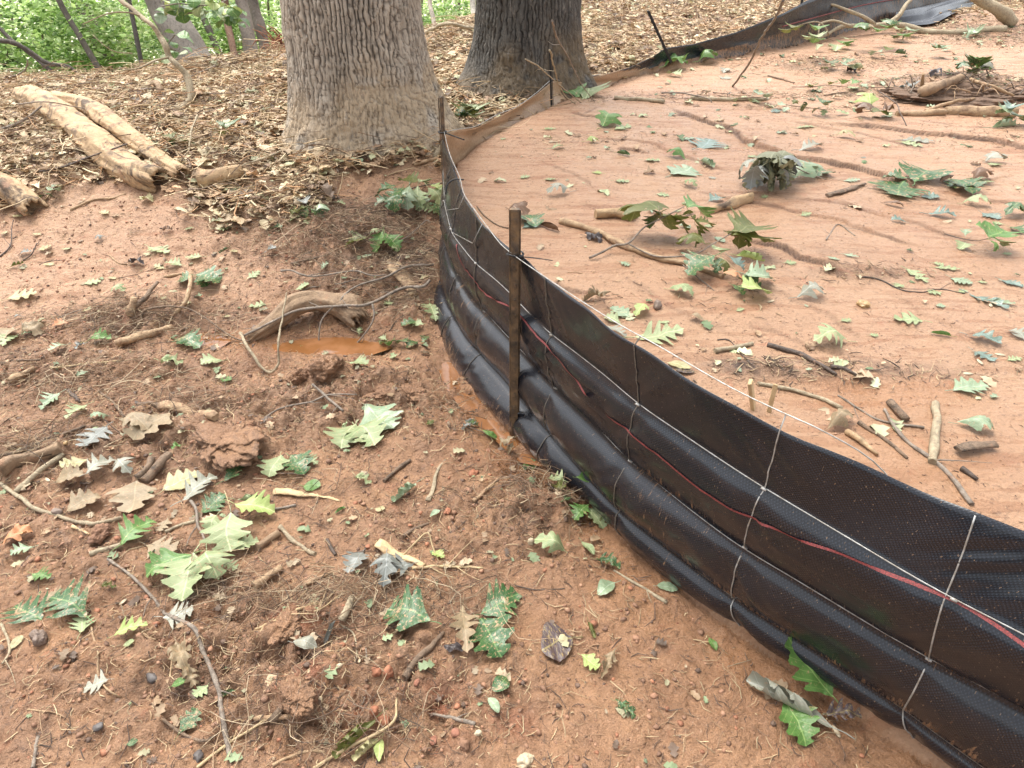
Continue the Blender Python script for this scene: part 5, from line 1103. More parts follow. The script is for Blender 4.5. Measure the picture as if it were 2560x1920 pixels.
for pts, r0, r1, l in (([(1980,205),(2020,190),(2080,165)], .035, .02, [.05, .1, .12]), ([(2001,240),(2049,222),(2106,213)], .012, .009, [.01, .04, .05]), ([(2096,172),(2140,185),(2189,207)], .012, .008, [.1, .1, .04]), ([(1990,215),(1993,185),(1995,160)], .02, .008, [.0, .08, .16])):
    stick('root', '', pts, r0, r1, 'tan' if r0 < .03 else 'mudlog', l, parent=rm)
# red brown root clump on the crest, left of the huge oak
rc = tag(empty('root_clump', tuple(atY(605, 100, 7.3))), 'rust red clump of dried needles on the crest beside the huge oak', 'brush clump')
pts_ = []
for i in range(90):
    s = np.array(atY(605, 100, 7.3))+np.array([rnd.gauss(0, .07), rnd.gauss(0, .08), rnd.gauss(0, .06)]); d = rnd.uniform(0, 6.28); e = s+np.array([math.cos(d)*.12, math.sin(d)*.1, rnd.uniform(-.1, .12)]); pts_.append(tube([s, (s+e)/2+[0, 0, .02], e], [.006, .005, .002], 4))
V_, F_ = join(pts_); o = link('needles', pymesh('needles', V_-np.array(rc.location), F_), None, m_plain('rust_needles', (.33, .12, .06), .8, 0, 0, 20, (.20, .08, .045))); o.parent = rc

# ================= LEAVES =================
def leafmesh(kind, sd, curl):
    rs_ = np.random.RandomState(sd*13+7); nt = 64 if kind in ('oak', 'broad') else 26; nc = 9
    t = np.linspace(0, 1, nt); env = np.sin(math.pi*np.clip(t, 0, 1)**.85)**.62
    def side():
        if kind == 'oval': return .27*np.sin(math.pi*t**.8)**.7*(1+.05*rs_.normal(size=nt)*.4)
        oak = kind == 'oak'; nl = 2.6 if rs_.rand() < .5 else 3.4; dep = .74 if oak else .50; W = .42 if oak else .43
        q = (t-.10)/.80*nl+rs_.uniform(-.08, .08); i = np.clip(np.floor(q).astype(int), 0, 9); u = q-np.floor(q); am = rs_.uniform(.8, 1.12, 12)[i]
        lob = np.where(u < .55, .5-.5*np.cos(math.pi*u/.55), np.clip((1-u)/.45, 0, 1)**1.5); lob = lob**(.85 if oak else .8)
        tip = np.where((t > .90), (np.maximum(1-t, 0)/.10)**.8, 1); env = np.clip(t/.16, 0, 1)**1.1*(1-.72*np.clip((t-.45)/.55, 0, 1)**1.2)*tip
        sec = .16*np.exp(-((u-.30)/.06)**2)+.10*np.exp(-((u-.80)/.05)**2)
        w = W*env*((1-dep)+dep*lob*am+sec*(.55 if oak else .8)); return np.maximum(w, .014)
    wl, wr = side(), side()
    u = np.linspace(-1, 1, nc); X = np.where(u[None, :] < 0, u[None, :]*wl[:, None], u[None, :]*wr[:, None])
    Y = t[:, None]*.86+.50*np.abs(X)*(1-t[:, None]*.45)+.04*np.sin(t[:, None]*5+sd)*1.
    X = X+.05*np.sin(t[:, None]*3.2+sd)
    rip = .018*vn(X*9+sd, Y*9, 0, 2)+.03*vn(X*3.2+sd*3, Y*3.2, 0, 4)
    a = np.abs(X); Z = .10*a+rip
    if curl == 1: Z = Z+.55*a*a+.10*np.sin(math.pi*t)[:, None]
    if curl == 2: Z = Z+.28*np.sin(math.pi*t)[:, None]-.75*a*a+.03
    if curl == 3:
        ro = .085+.03*rs_.rand(); Xr = ro*np.sin(X/ro*.92); Z = ro*(1-np.cos(X/ro*.92))+rip*.6; X = Xr; Y = Y+.03*np.sin(X*20)
    if curl == 4:
        Z = Z+.13*vn(X*5+sd, Y*5, 0, 6)+.25*np.sin(math.pi*t)[:, None]*.6+.5*a*a*np.sign(math.sin(sd)); X = X*.8
    UVc = np.stack([np.broadcast_to(.5+u[None, :]*np.where(u[None, :] < 0, wl[:, None], wr[:, None]), X.shape), np.broadcast_to(t[:, None]*.86+.5*a, X.shape)], -1)
    V_ = np.stack([X, Y, Z], -1).reshape(-1, 3); F_ = [tuple(f) for f in gridfaces(nt, nc)][:]; uv = UVc.reshape(-1, 2)
    # leaf stalk
    st = smoothpath([(0, -.20, .01), (.012, -.1, .015), (.05*math.sin(sd)+0, .03, .012)], .03); tv, tf = tube(st, .0085, 5)
    F_ += [tuple(q+len(V_) for q in f) for f in tf]; uv = np.concatenate([uv, np.full((len(tv), 2), .5)]); V_ = np.concatenate([V_, tv])
    me = pymesh('leaf', V_, F_); l = me.uv_layers.new(name='UVMap'); ix = np.empty(len(me.loops), np.int32); me.loops.foreach_get('vertex_index', ix)
    l.data.foreach_set('uv', uv.astype(np.float32)[ix].ravel()); me.materials.append(LM['G']); return me
LC = {}
def leaf_obj(A, B, mk, kind, wd, curl, roll, sd, parent=None):
    key = (kind, sd % 9, curl)
    if key not in LC: LC[key] = leafmesh(*key)
    o = bpy.data.objects.new('leaf', LC[key]); col.objects.link(o)
    y = B-A; L = y.length; y.normalize(); up = Vector((0, 0, 1)); x = y.cross(up); x.normalize(); z = x.cross(y)
    M = Matrix((x, y, z)).transposed().to_4x4() @ Matrix.Rotation(roll, 4, 'Y')
    M = Matrix.Translation(A) @ M @ Matrix.Diagonal((L*wd, L, L, 1))
    if parent is not None: o.parent = parent; M = Matrix.Translation(-Vector(parent.location)) @ M
    o.matrix_local = M; o.material_slots[0].link = 'OBJECT'; o.material_slots[0].material = LM[mk]; return o
def place_leaf(bx, by, tx, ty, mk, kind, wd, curl, l0=0, l1=0, roll=None, parent=None, sd=None):
    sd = int(bx*3+by) if sd is None else sd; rr = random.Random(sd)
    A, B = pxl(bx, by, l0), pxl(tx, ty, l1); L = (B-A).length
    if L > .28 and parent is None: B = A+(B-A)*(.28/L); L = .28
    mx = .215 if A.y < 3.3 else .17
    if parent is not None and L > mx: B = A+(B-A)*(mx/L)
    if roll is None: roll = rr.uniform(-.10, .10)
    if not (l0 or l1):
        xs = np.linspace(0, 1, 5); px_ = A.x+(B.x-A.x)*xs; py_ = A.y+(B.y-A.y)*xs; s = Vector((-(B.y-A.y), B.x-A.x, 0))*.22*wd
        hs = H(np.r_[px_, px_+s.x, px_-s.x], np.r_[py_, py_+s.y, py_-s.y]); h = hs.reshape(3, 5).max(0); pf = np.polyfit(xs, h, 1); dz = max(0, (h-np.polyval(pf, xs)).max())*.55
        A.z = pf[1]+dz+.0025; B.z = pf[0]+pf[1]+dz+.0025+L*.03
    return leaf_obj(A, B, mk, kind, wd, curl, roll, sd, parent)
KN = {'oak': 'deep lobed oak leaf', 'broad': 'broad oak leaf', 'oval': 'oval leaf'}
GL = 'single leaves strewn on the mud and silt'
LEAVES = """
18,652 92,637 Y oak 1 0|flat on smooth mud at the far left
50,685 28,690 E oval .8 2|beside the left edge of the smooth mud
183,616 224,607 P oak 1 0|on smooth mud above the left mud mound
245,625 274,636 P oak 1 2|perched on the left mud mound
440,562 396,560 P oak 1 0|on smooth mud above the half buried green leaves
395,578 352,574 P oak 1 1|right of the black crumpled leaf
188,744 250,740 V broad .6 1|below the left mud mound
190,752 160,760 E oak .9 4|touching the green leaf below the left mud mound
380,735 438,760 G broad .9 1|muddy, beside the small grey puddle
480,780 425,793 P broad 1.1 1|large, just right of the dark weathered stick end
347,788 402,800 P oak 1 4|left of the large pale leaf under the puddle
190,803 165,822 M broad .9 1|folded on mud left of centre
503,825 475,818 V broad 1 0|small, on smooth mud below the V shaped branch
20,579 62,568 O oak .6 3|low at the left edge of the smooth mud
41,555 73,545 E oak .8 1|under the small dark upright twig
84,545 118,533 Y oak .9 0|right of the small dark upright twig
135,541 156,541 P oval 1 0|small, alone on smooth mud at upper left
230,516 201,526 E oak .9 2|dark edged, alone in the upper left smooth mud
350,501 377,501 B oak .8 4|jagged, above the pale leaves in the smooth mud
397,499 424,495 P oak 1 0|just right of the jagged brown leaf
465,496 512,494 P oak .9 0|flat, near the dark edge of debris left of centre
495,536 471,551 G oak .7 3|curled, on smooth mud left of the debris
277,571 319,576 K broad .8 4|crumpled into a wad on the smooth mud
38,713 -5,750 T broad 1.1 1|curling up at the left edge
57,708 97,726 T broad 1 4|curled, right of the left edge pair
45,727 0,762 P oak 1 1|under the curling tan one at the left edge
147,750 102,763 M oak .9 1|muddy, lying flat left of the grey crumpled leaf
150,700 108,716 R broad .7 1|dull, left of the mud mound
303,433 337,440 Y broad 1 4|bright, just below the end of the forked log
322,536 370,556 P oak .9 0|pale edged, above the black crumpled leaf
553,457 582,450 P oak .9 1|above the dark muddy leaf pile
720,442 751,448 P oak .9 1|between leaf pile and green leaf cluster
583,500 614,497 G broad .9 1|small, under the dark muddy leaf pile
535,606 567,586 P oak 1 0|left of the crooked branch over dark debris
638,632 674,622 P broad 1 0|between the crooked branches and the bent log
693,587 714,574 M oak .9 1|above the longest grey branch
578,662 533,666 P oak .9 0|left of the V shaped branch
635,751 674,747 V broad 1 0|floating in the orange puddle
755,787 804,800 P broad 1 1|resting flat on the rounded clod
903,697 863,713 G broad 1 1|mud streaked, near the fence foot
803,557 783,566 M oak .9 0|small, under the fresh green sprig by the fence
825,656 856,657 P oak .9 0|right of the bent log root end
905,742 873,758 G broad .9 1|beside the red wood scrap by the fence
928,727 908,746 G oak .7 1|narrow, touching the fence foot
930,655 942,712 P oak .7 1|pressed upright against the fence foot
818,742 846,753 O oak .9 4|at the right end of the orange puddle
908,611 931,602 Y oak .7 1|bright, beside the far fence belly
572,553 604,542 E broad .9 1|crumpled on the dark debris
775,728 783,709 P oak .8 2|standing at the tip of the bowed twig
137,857 82,895 M oak 1 1|alone on mud above the tan leaf pile
195,881 137,918 P oak .9 1|above the long straight brown stick
232,901 194,910 M broad 1 2|shiny, at the top of the tan leaf pile
365,908 284,977 T broad 1.05 1|largest golden one under the tan branch section
275,933 333,949 T broad .8 2|curled up left of the tan branch section
397,968 370,980 V broad 1 4|small, at the left tip of the cracked mud slab
240,939 172,987 E oak 1.1 0|flat, left of the golden leaf
190,1001 124,1022 Y broad .9 0|mud stained, below the two acorns
125,1051 193,1030 T broad .9 1|near the left end of the tan leaf pile
192,1038 262,1003 S oak 1 1|limp, in the middle of the tan leaf pile
260,1008 294,1038 S oak .8 2|drooping at the right of the tan leaf pile
150,1111 228,1072 T broad 1 1|with green tinge, above the cream forked branch
305,1040 270,1122 T broad 1.15 0|widest flat one just above the small red stone
357,1066 440,1022 Y broad 1 0|speckled, right of the parallel brown sticks
390,1088 484,1030 S oak .95 1|long, right of the speckled yellow leaf
480,1043 546,1003 G broad .9 1|mud spattered, below the cracked mud slab
430,1112 498,1066 G broad 1 0|half covered by tan mud above the fresh sprig
265,1188 343,1124 V oak .95 1|smooth, lying in the lower left middle
362,1124 345,1156 T oak 1 0|small, above the mottled small stick
318,1181 393,1202 T oak 1 0|below the mottled small stick
8,1182 83,1136 R broad 1.1 4|dry, at the left edge
75,1185 14,1208 M oak .9 1|under the rust orange leaf
605,989 582,1043 P broad 1 1|left one of a pair above the pale splinter
628,992 668,1032 G broad 1 1|mud spattered, right one of a pair above the pale splinter
655,985 692,1011 P oak .8 1|behind the mud spattered pair
768,924 733,987 P broad 1.15 1|veined, left one of the big pair in the middle
770,924 815,977 P broad 1.15 1|veined, right one of the big pair in the middle
790,876 866,941 M broad .9 0|mottled, behind the big veined pair
750,918 738,950 P broad .8 3|curled behind the big veined pair
655,1052 698,1055 V oval 1.6 0|round, above the pale splinter
768,1028 802,1052 P oak .9 4|crumpled, alone right of the big veined pair
905,1049 840,1099 M oak .8 3|folded and mottled, right of middle
722,1111 751,1097 V oval .9 3|small, on bare mud right of the fresh sprig
810,1099 836,1105 Y oval 1 0|tiny, on bare mud below the folded mottled leaf
953,1109 925,1123 M oval .9 1|small, left of the red lump
933,1195 964,1214 L broad .8 1|small, under the bent straw V
785,1194 748,1249 E broad .9 1|left one of three above the dark green pair
890,1222 805,1240 E oak 1 1|middle one of three above the straw
836,1203 828,1287 E oak .8 2|right drooping one of three above the straw
932,1353 818,1320 G broad 1.05 1|mud splashed, pointing left towards the straw
1033,1330 1137,1288 G broad 1 1|glossy, upper one of the biggest dark pair
1035,1346 1100,1442 G broad 1 1|glossy, lower one of the biggest dark pair
1003,1312 1008,1452 T oak .5 1|withered, left of the biggest dark pair
958,1402 1008,1414 K oval 1 4|torn, left of the withered leaf
1242,1384 1153,1412 D oval 1.8 0|round, right of the biggest dark pair
1222,1196 1146,1164 P broad .8 2|cupped, near the fence foot leaves
1331,1264 1281,1294 M oval 1 1|below the fence foot leaves
1256,1172 1286,1206 P oval .7 1|beside the fence foot leaf bunch
1286,1212 1346,1232 G oak .8 4|dark tipped, at the end of the broken twig
1271,1343 1286,1386 O oval 1 3|upright, right of the round blotched leaf
1256,1421 1301,1452 L broad .9 0|mud speckled, below the curled olive one
1331,1408 1292,1478 T oak .6 4|shredded, on wet mud in the lower middle right
1531,1380 1551,1413 V oval .8 1|tiny, alone on wet mud near the fence
1328,1519 1378,1556 G oak .9 4|small, alone on wet mud at lower right
1790,1527 1672,1420 V broad .8 0|pale veined, largest bright one at lower right
1690,1522 1752,1627 V broad 1 1|mud splashed, lowest one at lower right
1795,1578 1574,1458 S broad .55 3|long rolled, over the bright pair at lower right
1775,1545 1862,1566 D oak .8 4|spotted, right of the long rolled leaf
1420,1270 1470,1275 M oval .9 0|small, beside the foot of the fence
190,1345 104,1290 G oak 1 1|upper one of two touching at the left edge
88,1346 33,1302 G oak 1 1|left one of two touching at the left edge
132,1312 103,1284 T broad 1 1|greyish, above the two touching dark ones
174,1376 188,1318 P oak 1 0|right of the two touching dark ones
250,1378 332,1350 L oak .7 1|long, above the silver grey leaf
352,1336 437,1332 S oak 1.2 0|star shaped, at the foot of the fresh sprig
283,1333 257,1345 B broad .9 4|small purplish, left of the fresh sprig
240,1478 178,1490 S oak 1.3 0|flat, crossed by the pale brown root
388,1590 438,1523 G broad .85 0|teal tinted, right of the silver grey one
449,1484 418,1515 P broad 1.1 0|small, above the teal tinted leaf
377,1493 415,1480 V oval .9 1|small, under the crumpled tan leaves
475,1513 515,1496 G oval 1 3|small, right of the long grey root
274,1609 304,1602 G oval 1.2 1|small, alone at the bottom left
26,1402 55,1374 Y oval 1 0|greenish, at the left edge near the brown rock
385,1395 415,1482 T broad .7 4|crumpled, upper one beside the long grey root
405,1440 430,1500 T oak .8 4|crumpled, lower one beside the long grey root
268,1397 297,1387 P oval .8 0|tiny, below the long lime leaf
218,1265 258,1280 O oak .7 4|dull, above the small purplish leaf
70,1240 119,1257 V oak .9 1|at the left edge above the brown rock
636,1395 698,1409 S oval .9 2|curled, on dark soil right of the crumpled pile
703,1388 727,1334 E oval .7 3|rolled, beside the stubby mottled cylinder
1095,1470 1062,1502 G oval 1.3 1|shiny, below the biggest dark pair
1054,1513 1082,1550 M oval .8 1|torn, below the shiny dark oval one
819,1564 705,1665 O broad .6 3|long, drooping over the bottom edge
822,1600 753,1662 Y broad .8 3|folded, at the bottom edge
828,1600 816,1660 L oval .6 1|narrow, beside the folded yellow one
1296,278 1332,261 V broad 1 2|upright, on the upper silt left of the scarp
1323,281 1370,275 P oak .9 0|beside the upright green one on the upper silt
1173,282 1204,280 P oak .8 0|on silt near the far fence bend
1188,322 1224,318 P oak .9 1|on silt below the short crack
1263,308 1298,309 L broad .8 2|arched, at the tip of the silt crack
1503,322 1545,304 W oak 1.2 0|star shaped, in the wet channel
1480,346 1433,334 V broad 1 2|cupped, left of the star shaped wet one
1448,381 1502,364 M broad 1.1 0|mud mottled, left of the wilted cluster
1475,396 1510,410 P oak .9 2|small, left of the wilted cluster
1325,392 1364,395 P oak .8 0|on plain silt left of the mud mottled one
1303,376 1275,373 L oak .9 0|small, alone on plain silt
1473,303 1506,298 M oval .7 0|flat in the wet channel
1388,347 1431,349 P oak .8 0|left of the cupped green leaf
1330,331 1366,341 G oval .7 3|at the end of the short silt crack
1512,350 1546,368 M broad .9 3|folded, below the star shaped wet one
1528,384 1551,388 S oak .8 0|tiny, beside the wilted cluster
1123,387 1147,382 P oak .9 0|on silt close to the far fence bend
1433,156 1484,145 V broad 1 4|at the foot of the far black fence
1505,140 1554,133 V oak .9 2|at the brown base of the far fence
1250,212 1213,193 V broad 1.1 1|left one of two where the far fence bends
1260,214 1284,190 P broad 1.2 1|right one of two where the far fence bends
2084,82 2126,68 M oak 1 4|under the fallen branch at the top right
1881,238 1858,220 L oak .8 2|small, left of the right hand log pair
1716,277 1760,276 P oak .7 0|left of the yellow brown leaf on the silt
1804,297 1850,303 Y broad .8 2|brownish, alone on the upper silt
1721,325 1785,318 S oak .8 1|above the long scarp line
1944,310 2000,320 P oak .7 0|lower one of two left of the right scarp
1949,304 2027,308 S oak .6 0|upper one of two left of the right scarp
2131,352 2169,349 S oak 1 2|spidery, alone at the upper right
2136,278 2206,274 M broad .55 3|rolled up, below the thicker tan log
1958,398 1895,388 G broad 1.1 1|upper left one of the cluster at the end of the scarp
1958,400 1922,437 G broad 1.1 0|lower one of the cluster at the end of the scarp
1972,408 2000,374 G broad 1.1 1|upper right one of the cluster at the end of the scarp
1985,425 2035,430 W broad .9 0|wet, between the two green clusters at right
2092,392 2048,415 G broad 1.2 0|right cluster leaf over dark curled edges
2060,395 2112,430 G broad 1.1 1|tip down, right cluster lower leaf
2095,398 2142,395 P oak .8 0|pale tip right of the right cluster
2030,396 2056,388 B oval .8 2|curled, between the two green clusters
2099,393 2142,383 B broad .7 2|arched, behind the right cluster
1819,391 1866,391 M oak .8 0|shiny, just below the scarp
1790,370 1749,388 G broad 1 1|beside the wilted leaf cluster
1708,398 1742,372 M broad .9 2|hanging at the right of the wilted cluster
1857,341 1872,343 W oval 1 0|tiny, above the long scarp
1232,417 1170,428 S oak .7 2|pointed, behind the near post
1418,421 1449,425 P oak 1 0|alone above the olive leaves
1533,437 1564,430 W oak .9 1|behind the rough orange tan log
1100,454 1146,476 B broad .7 2|curled, behind the top of the near post
1168,488 1216,505 B oval .7 3|rolled, left end of the peeled branch
1128,470 1160,500 G broad 1 1|muddy, behind the near post
1130,495 1168,480 W broad .9 0|bluish, behind the near post
1262,511 1306,526 K broad .8 4|crumpled, under the peeled branch
1543,514 1569,526 M oval .9 0|beyond the peeled tan branch
1445,628 1504,646 P broad .8 2|on open silt between sprig and fence
1322,643 1247,655 T broad .5 4|long greyish, near the fence top edge
1403,668 1365,690 L broad .8 2|bright, beside the dark stump
1360,690 1313,666 M broad .9 0|mottled, left of the bright lime leaf
1340,702 1297,684 P broad .8 1|partly hidden by the fence top
1365,730 1497,720 P oak .85 0|longest, lying behind the fence top
1308,708 1362,736 S oak .6 1|long, touching the fence top
1520,696 1480,688 T oval .8 2|arched, on open silt behind the fence
1423,697 1451,698 P oval .8 0|small, above the longest pale leaf
1338,567 1366,576 M oak .9 0|small, below the peeled tan branch
1440,786 1497,800 Y oval .8 0|waterlogged, behind the fence top
1500,805 1452,800 D oval .9 0|purplish, beside the waterlogged yellow leaf
1716,646 1788,634 S oak .8 2|cupped, alone on silt right of the big sprig
1787,558 1819,566 M oval .7 0|small, right of the lower scarp
1822,551 1860,560 M oak .6 0|beside the small mint oval
1955,583 2010,617 P oak .6 0|above the long thin dark twig
2019,580 2082,584 P oak .5 0|long narrow, at the right
2052,601 2107,620 M broad 1.2 0|broad notched, right of the long thin twig
2089,635 2190,677 W oak .6 0|long, at the end of the long thin twig
2134,650 2206,661 M oak .4 0|beside the long wet one at the right
2159,605 2216,626 W broad .7 0|at the right edge
1997,698 1917,688 P oak 1 0|star shaped, on open silt right of the rotten crumb
1832,742 1738,745 P oak 1.3 2|biggest, on open silt beyond the drift line
2056,729 2004,721 V oval .6 3|narrow, on open silt at right
2087,725 2170,752 W oak .8 1|upper one of two above the tree seeds
2100,758 2152,788 W oak 1.1 0|lower one of two above the tree seeds
2216,738 2172,710 S oak 1.3 1|spiky, at the right edge
2000,463 2076,474 W oak .8 1|in the wet channel at right
1956,482 1918,478 W broad .9 1|small folded, in the wet channel
2120,461 2164,478 W broad 1 0|flat, left of the bright right sprig
2216,460 2158,473 G broad .6 2|dark, at the right edge above the bright sprig
2180,494 2216,510 G broad 1 1|dark, right of the bright right sprig
2080,442 2146,446 P oak .9 2|deeply cut, below the right cluster
2044,664 2017,661 M broad 1 0|small, left of the long wet one
2056,846 2140,836 M broad .8 0|near the right edge beyond the pink silt
2066,918 2162,936 M broad .7 2|above the chunky bark piece
1781,932 1848,902 T broad .5 2|twisted, just behind the fence top
1910,440 1960,452 B oval .6 1|small, on silt under the left green cluster
1500,460 1470,470 O oval .8 3|small, between the sprig leaves
"""
for ln in LEAVES.strip().splitlines():
    a, ph = ln.split('|'); f_ = a.split(); bx, by = map(float, f_[0].split(',')); tx_, ty_ = map(float, f_[1].split(','))
    o = place_leaf(bx, by, tx_, ty_, f_[2], f_[3], float(f_[4]), int(f_[5]))
    lab = f"{LMN[f_[2]]} {KN[f_[3]]} {ph}"; wds = lab.split()
    if len(wds) > 16: lab = f"{LMN[f_[2]]} leaf {ph}"
    tag(o, lab, 'leaf', GL)

# sprigs: a twig with its leaves
def sprig(label, stems, leaves, name='leafy_sprig', cat='leafy twig'):
    p0 = pxl(stems[0][0][0][0], stems[0][0][0][1], 0); root = tag(empty(name, tuple(p0)), label, cat)
    for pts, r0, r1, mk in stems:
        P = smoothpath([tuple(pxl(x, y, l)) for x, y, l in pts], .015); V_, F_ = tube(P, np.linspace(r0, r1, len(P))*(1+.15*vn(np.arange(len(P))*.7, 0*np.arange(len(P)), 0, 3)), 7, .15, 2)
        o = link('twig', pymesh('twig', V_-np.array(root.location), F_), None, WM[mk]); o.parent = root
    for (bx, by, l0, tx_, ty_, l1, mk, kind, wd, curl, *rl) in leaves:
        place_leaf(bx, by, tx_, ty_, mk, kind, wd, curl, l0 or .004, l1 or .004, rl[0] if rl else None, root)
    return root
sprig('fresh green oak sprig with drooping pale leaves in the lower left of the picture', [([(412,1082,.01),(420,1092,.02),(425,1105,.02),(427,1134,.015),(436,1150,.02),(445,1172,.03)], .0045, .003, 'grey'), ([(427,1135,.015),(412,1155,.01),(402,1180,.004)], .002, .001, 'grey'), ([(485,1060,.03),(492,1080,.03),(500,1110,.03)], .0015, .001, 'straw')],
 [(428,1190,.035,378,1314,.02,'P','broad',1.05,1), (450,1186,.03,472,1270,.02,'P','broad',1.1,2), (415,1200,.03,292,1254,.02,'V','broad',.75,1), (420,1198,.02,355,1262,.01,'G','broad',.9,1), (500,1110,.035,500,1212,.02,'P','broad',1.1,1), (472,1112,.03,448,1162,.012,'P','broad',1.3,2),
  (505,1188,.02,566,1168,.02,'P','broad',.9,1), (505,1085,.04,604,1112,.02,'L','broad',.8,1), (508,1078,.03,590,1088,.02,'P','broad',.6,3), (480,1215,.02,520,1232,.01,'P','oak',.9,1)])
sprig('cluster of limp green oak leaves heaped left of the corner post', [([(958,395,.02),(920,400,.05),(880,410,.06),(850,425,.05)], .004, .002, 'grey')],
 [(880,405,.08,820,470,.0,'G','broad',.9,1), (870,410,.08,850,485,.0,'G','broad',.8,2), (885,405,.08,880,487,.0,'M','broad',.8,2), (860,400,.07,803,432,.01,'G','broad',.8,1), (905,400,.08,905,470,.01,'P','broad',.8,1), (900,395,.10,862,388,.06,'O','broad',.9,1), (905,392,.10,925,398,.03,'P','broad',1.1,1),
  (925,405,.06,962,455,.01,'P','broad',1.,1), (930,400,.07,965,420,.03,'L','broad',.9,1), (915,430,.03,948,468,.005,'P','oak',1.,0), (890,430,.03,930,460,.0,'M','broad',1.,1), (940,435,.03,962,478,.0,'G','broad',.9,1), (855,430,.03,800,450,.0,'M','broad',.7,1)])
sprig('small fresh green sprig with folded leaves on the dark debris left of the fence', [([(838,520,.02),(835,505,.04),(825,497,.05)], .003, .002, 'grey')],
 [(828,498,.06,808,552,.01,'V','broad',.9,1), (832,500,.07,862,548,.01,'V','broad',1.,1), (826,498,.06,795,510,.03,'P','broad',.7,2), (795,512,.03,738,535,.01,'O','broad',.8,1), (835,515,.05,866,550,.0,'P','oak',.9,1)])
sprig('dark muddy leaf pile lying on mud between the forked log and the green cluster', [([(620,470,.01),(650,460,.02),(690,475,.01)], .003, .002, 'brown')],
 [(665,450,.05,620,470,.01,'O','broad',.9,4), (665,445,.06,660,480,.0,'G','broad',1.,1), (670,450,.05,700,475,.0,'G','broad',1.,1), (660,440,.07,650,430,.05,'E','broad',.8,1), (680,455,.04,712,462,.0,'M','oak',1.,2), (650,465,.02,615,482,.0,'P','broad',.9,0), (670,470,.01,672,487,.0,'P','broad',1.1,0)])
sprig('half buried dark green leaves crossed by a kinked tan branch', [([(415,598,.01),(395,600,.01)], .003, .002, 'tan')],
 [(418,600,.03,376,612,.0,'G','broad',1.2,1), (424,596,.04,486,612,.0,'G','broad',1.3,1), (424,600,.03,452,624,.0,'G','broad',1.2,1), (430,592,.03,470,590,.01,'O','broad',.8,1)])
sprig('large sprig of upright olive brown oak leaves on the silt behind the near post', [([(1273,557,.01),(1300,545,.02),(1328,530,.03),(1358,525,.04),(1390,492,.06),(1428,472,.10),(1478,446,.14)], .0045, .002, 'grey'), ([(1358,527,.04),(1393,545,.02),(1428,555,.02),(1498,550,.03),(1535,530,.06),(1585,501,.10)], .003, .002, 'grey'), ([(1428,472,.10),(1426,458,.13),(1422,445,.15)], .002, .001, 'grey')],
 [(1425,460,.13,1352,492,.01,'O','broad',1.15,2), (1430,465,.12,1452,500,.01,'O','broad',1.,1), (1450,468,.1,1488,508,.02,'O','broad',1.,1), (1484,447,.13,1532,472,.04,'V','broad',.9,1), (1488,460,.13,1515,520,.02,'O','broad',1.1,1), (1500,475,.1,1545,495,.05,'O','broad',.8,1), (1523,528,.06,1462,532,.01,'O','broad',.9,2),
  (1585,500,.11,1655,492,.07,'O','broad',1.15,1), (1580,504,.10,1676,528,.01,'O','broad',1.1,1), (1578,506,.10,1600,545,.01,'O','broad',1.,2), (1540,535,.06,1560,548,.01,'P','oval',1.2,1), (1420,462,.12,1400,500,.02,'G','broad',.7,1), (1590,515,.06,1620,540,.0,'O','oak',.9,2), (1500,480,.11,1500,540,.0,'O','broad',.7,1)])
sprig('dark wet sprig of mixed green leaves at the tip of the peeled branch', [([(1600,598,.02),(1585,580,.04),(1565,560,.06),(1548,555,.05)], .002, .001, 'straw')],
 [(1550,553,.06,1472,603,.0,'G','broad',1.15,1), (1556,556,.05,1545,595,.01,'G','broad',.8,1), (1575,555,.06,1614,592,.01,'W','broad',1.,1), (1603,590,.05,1680,608,.0,'M','broad',1.1,1), (1595,600,.04,1650,625,.0,'G','broad',1.1,1), (1580,615,.03,1614,642,.0,'G','broad',1.,1), (1606,622,.05,1662,634,.0,'L','broad',1.1,1), (1562,592,.05,1606,612,.01,'R','broad',.9,2), (1590,552,.05,1655,566,.01,'L','broad',.5,3), (1560,560,.05,1565,600,.01,'O','broad',.6,2)])
sprig('bright green upright sprig on the wet silt near the right edge', [([(2040,505,.01),(2075,515,.01),(2110,520,.03),(2135,515,.05)], .002, .001, 'dark')],
 [(2135,512,.06,2102,480,.10,'V','broad',1.1,1), (2140,515,.06,2182,502,.05,'V','broad',1.,1), (2140,516,.06,2172,535,.01,'P','broad',1.,1), (2137,517,.06,2145,550,.0,'V','broad',.9,2), (2085,525,.01,2070,540,.0,'P','broad',1.,1), (2085,510,.03,2080,492,.04,'M','oak',.8,1)])
sprig('bunched upright dark green leaves standing on the silt at the upper right', [([(2150,150,.02),(2110,150,.08),(2090,140,.1)], .004, .003, 'brown')],
 [(2105,145,.12,2085,115,.25,'G','broad',1.,1), (2110,145,.12,2110,118,.26,'V','broad',1.,1), (2115,146,.12,2135,120,.24,'O','broad',1.,1), (2100,148,.1,2062,152,.02,'G','broad',.8,2), (2105,148,.1,2090,162,.01,'G','broad',1.,1), (2118,146,.14,2128,160,.01,'S','broad',.8,2), (2118,148,.1,2140,150,.04,'V','broad',1.,1), (2108,146,.1,2105,165,.01,'O','broad',.9,2), (2102,145,.12,2075,135,.16,'G','broad',.9,1)])
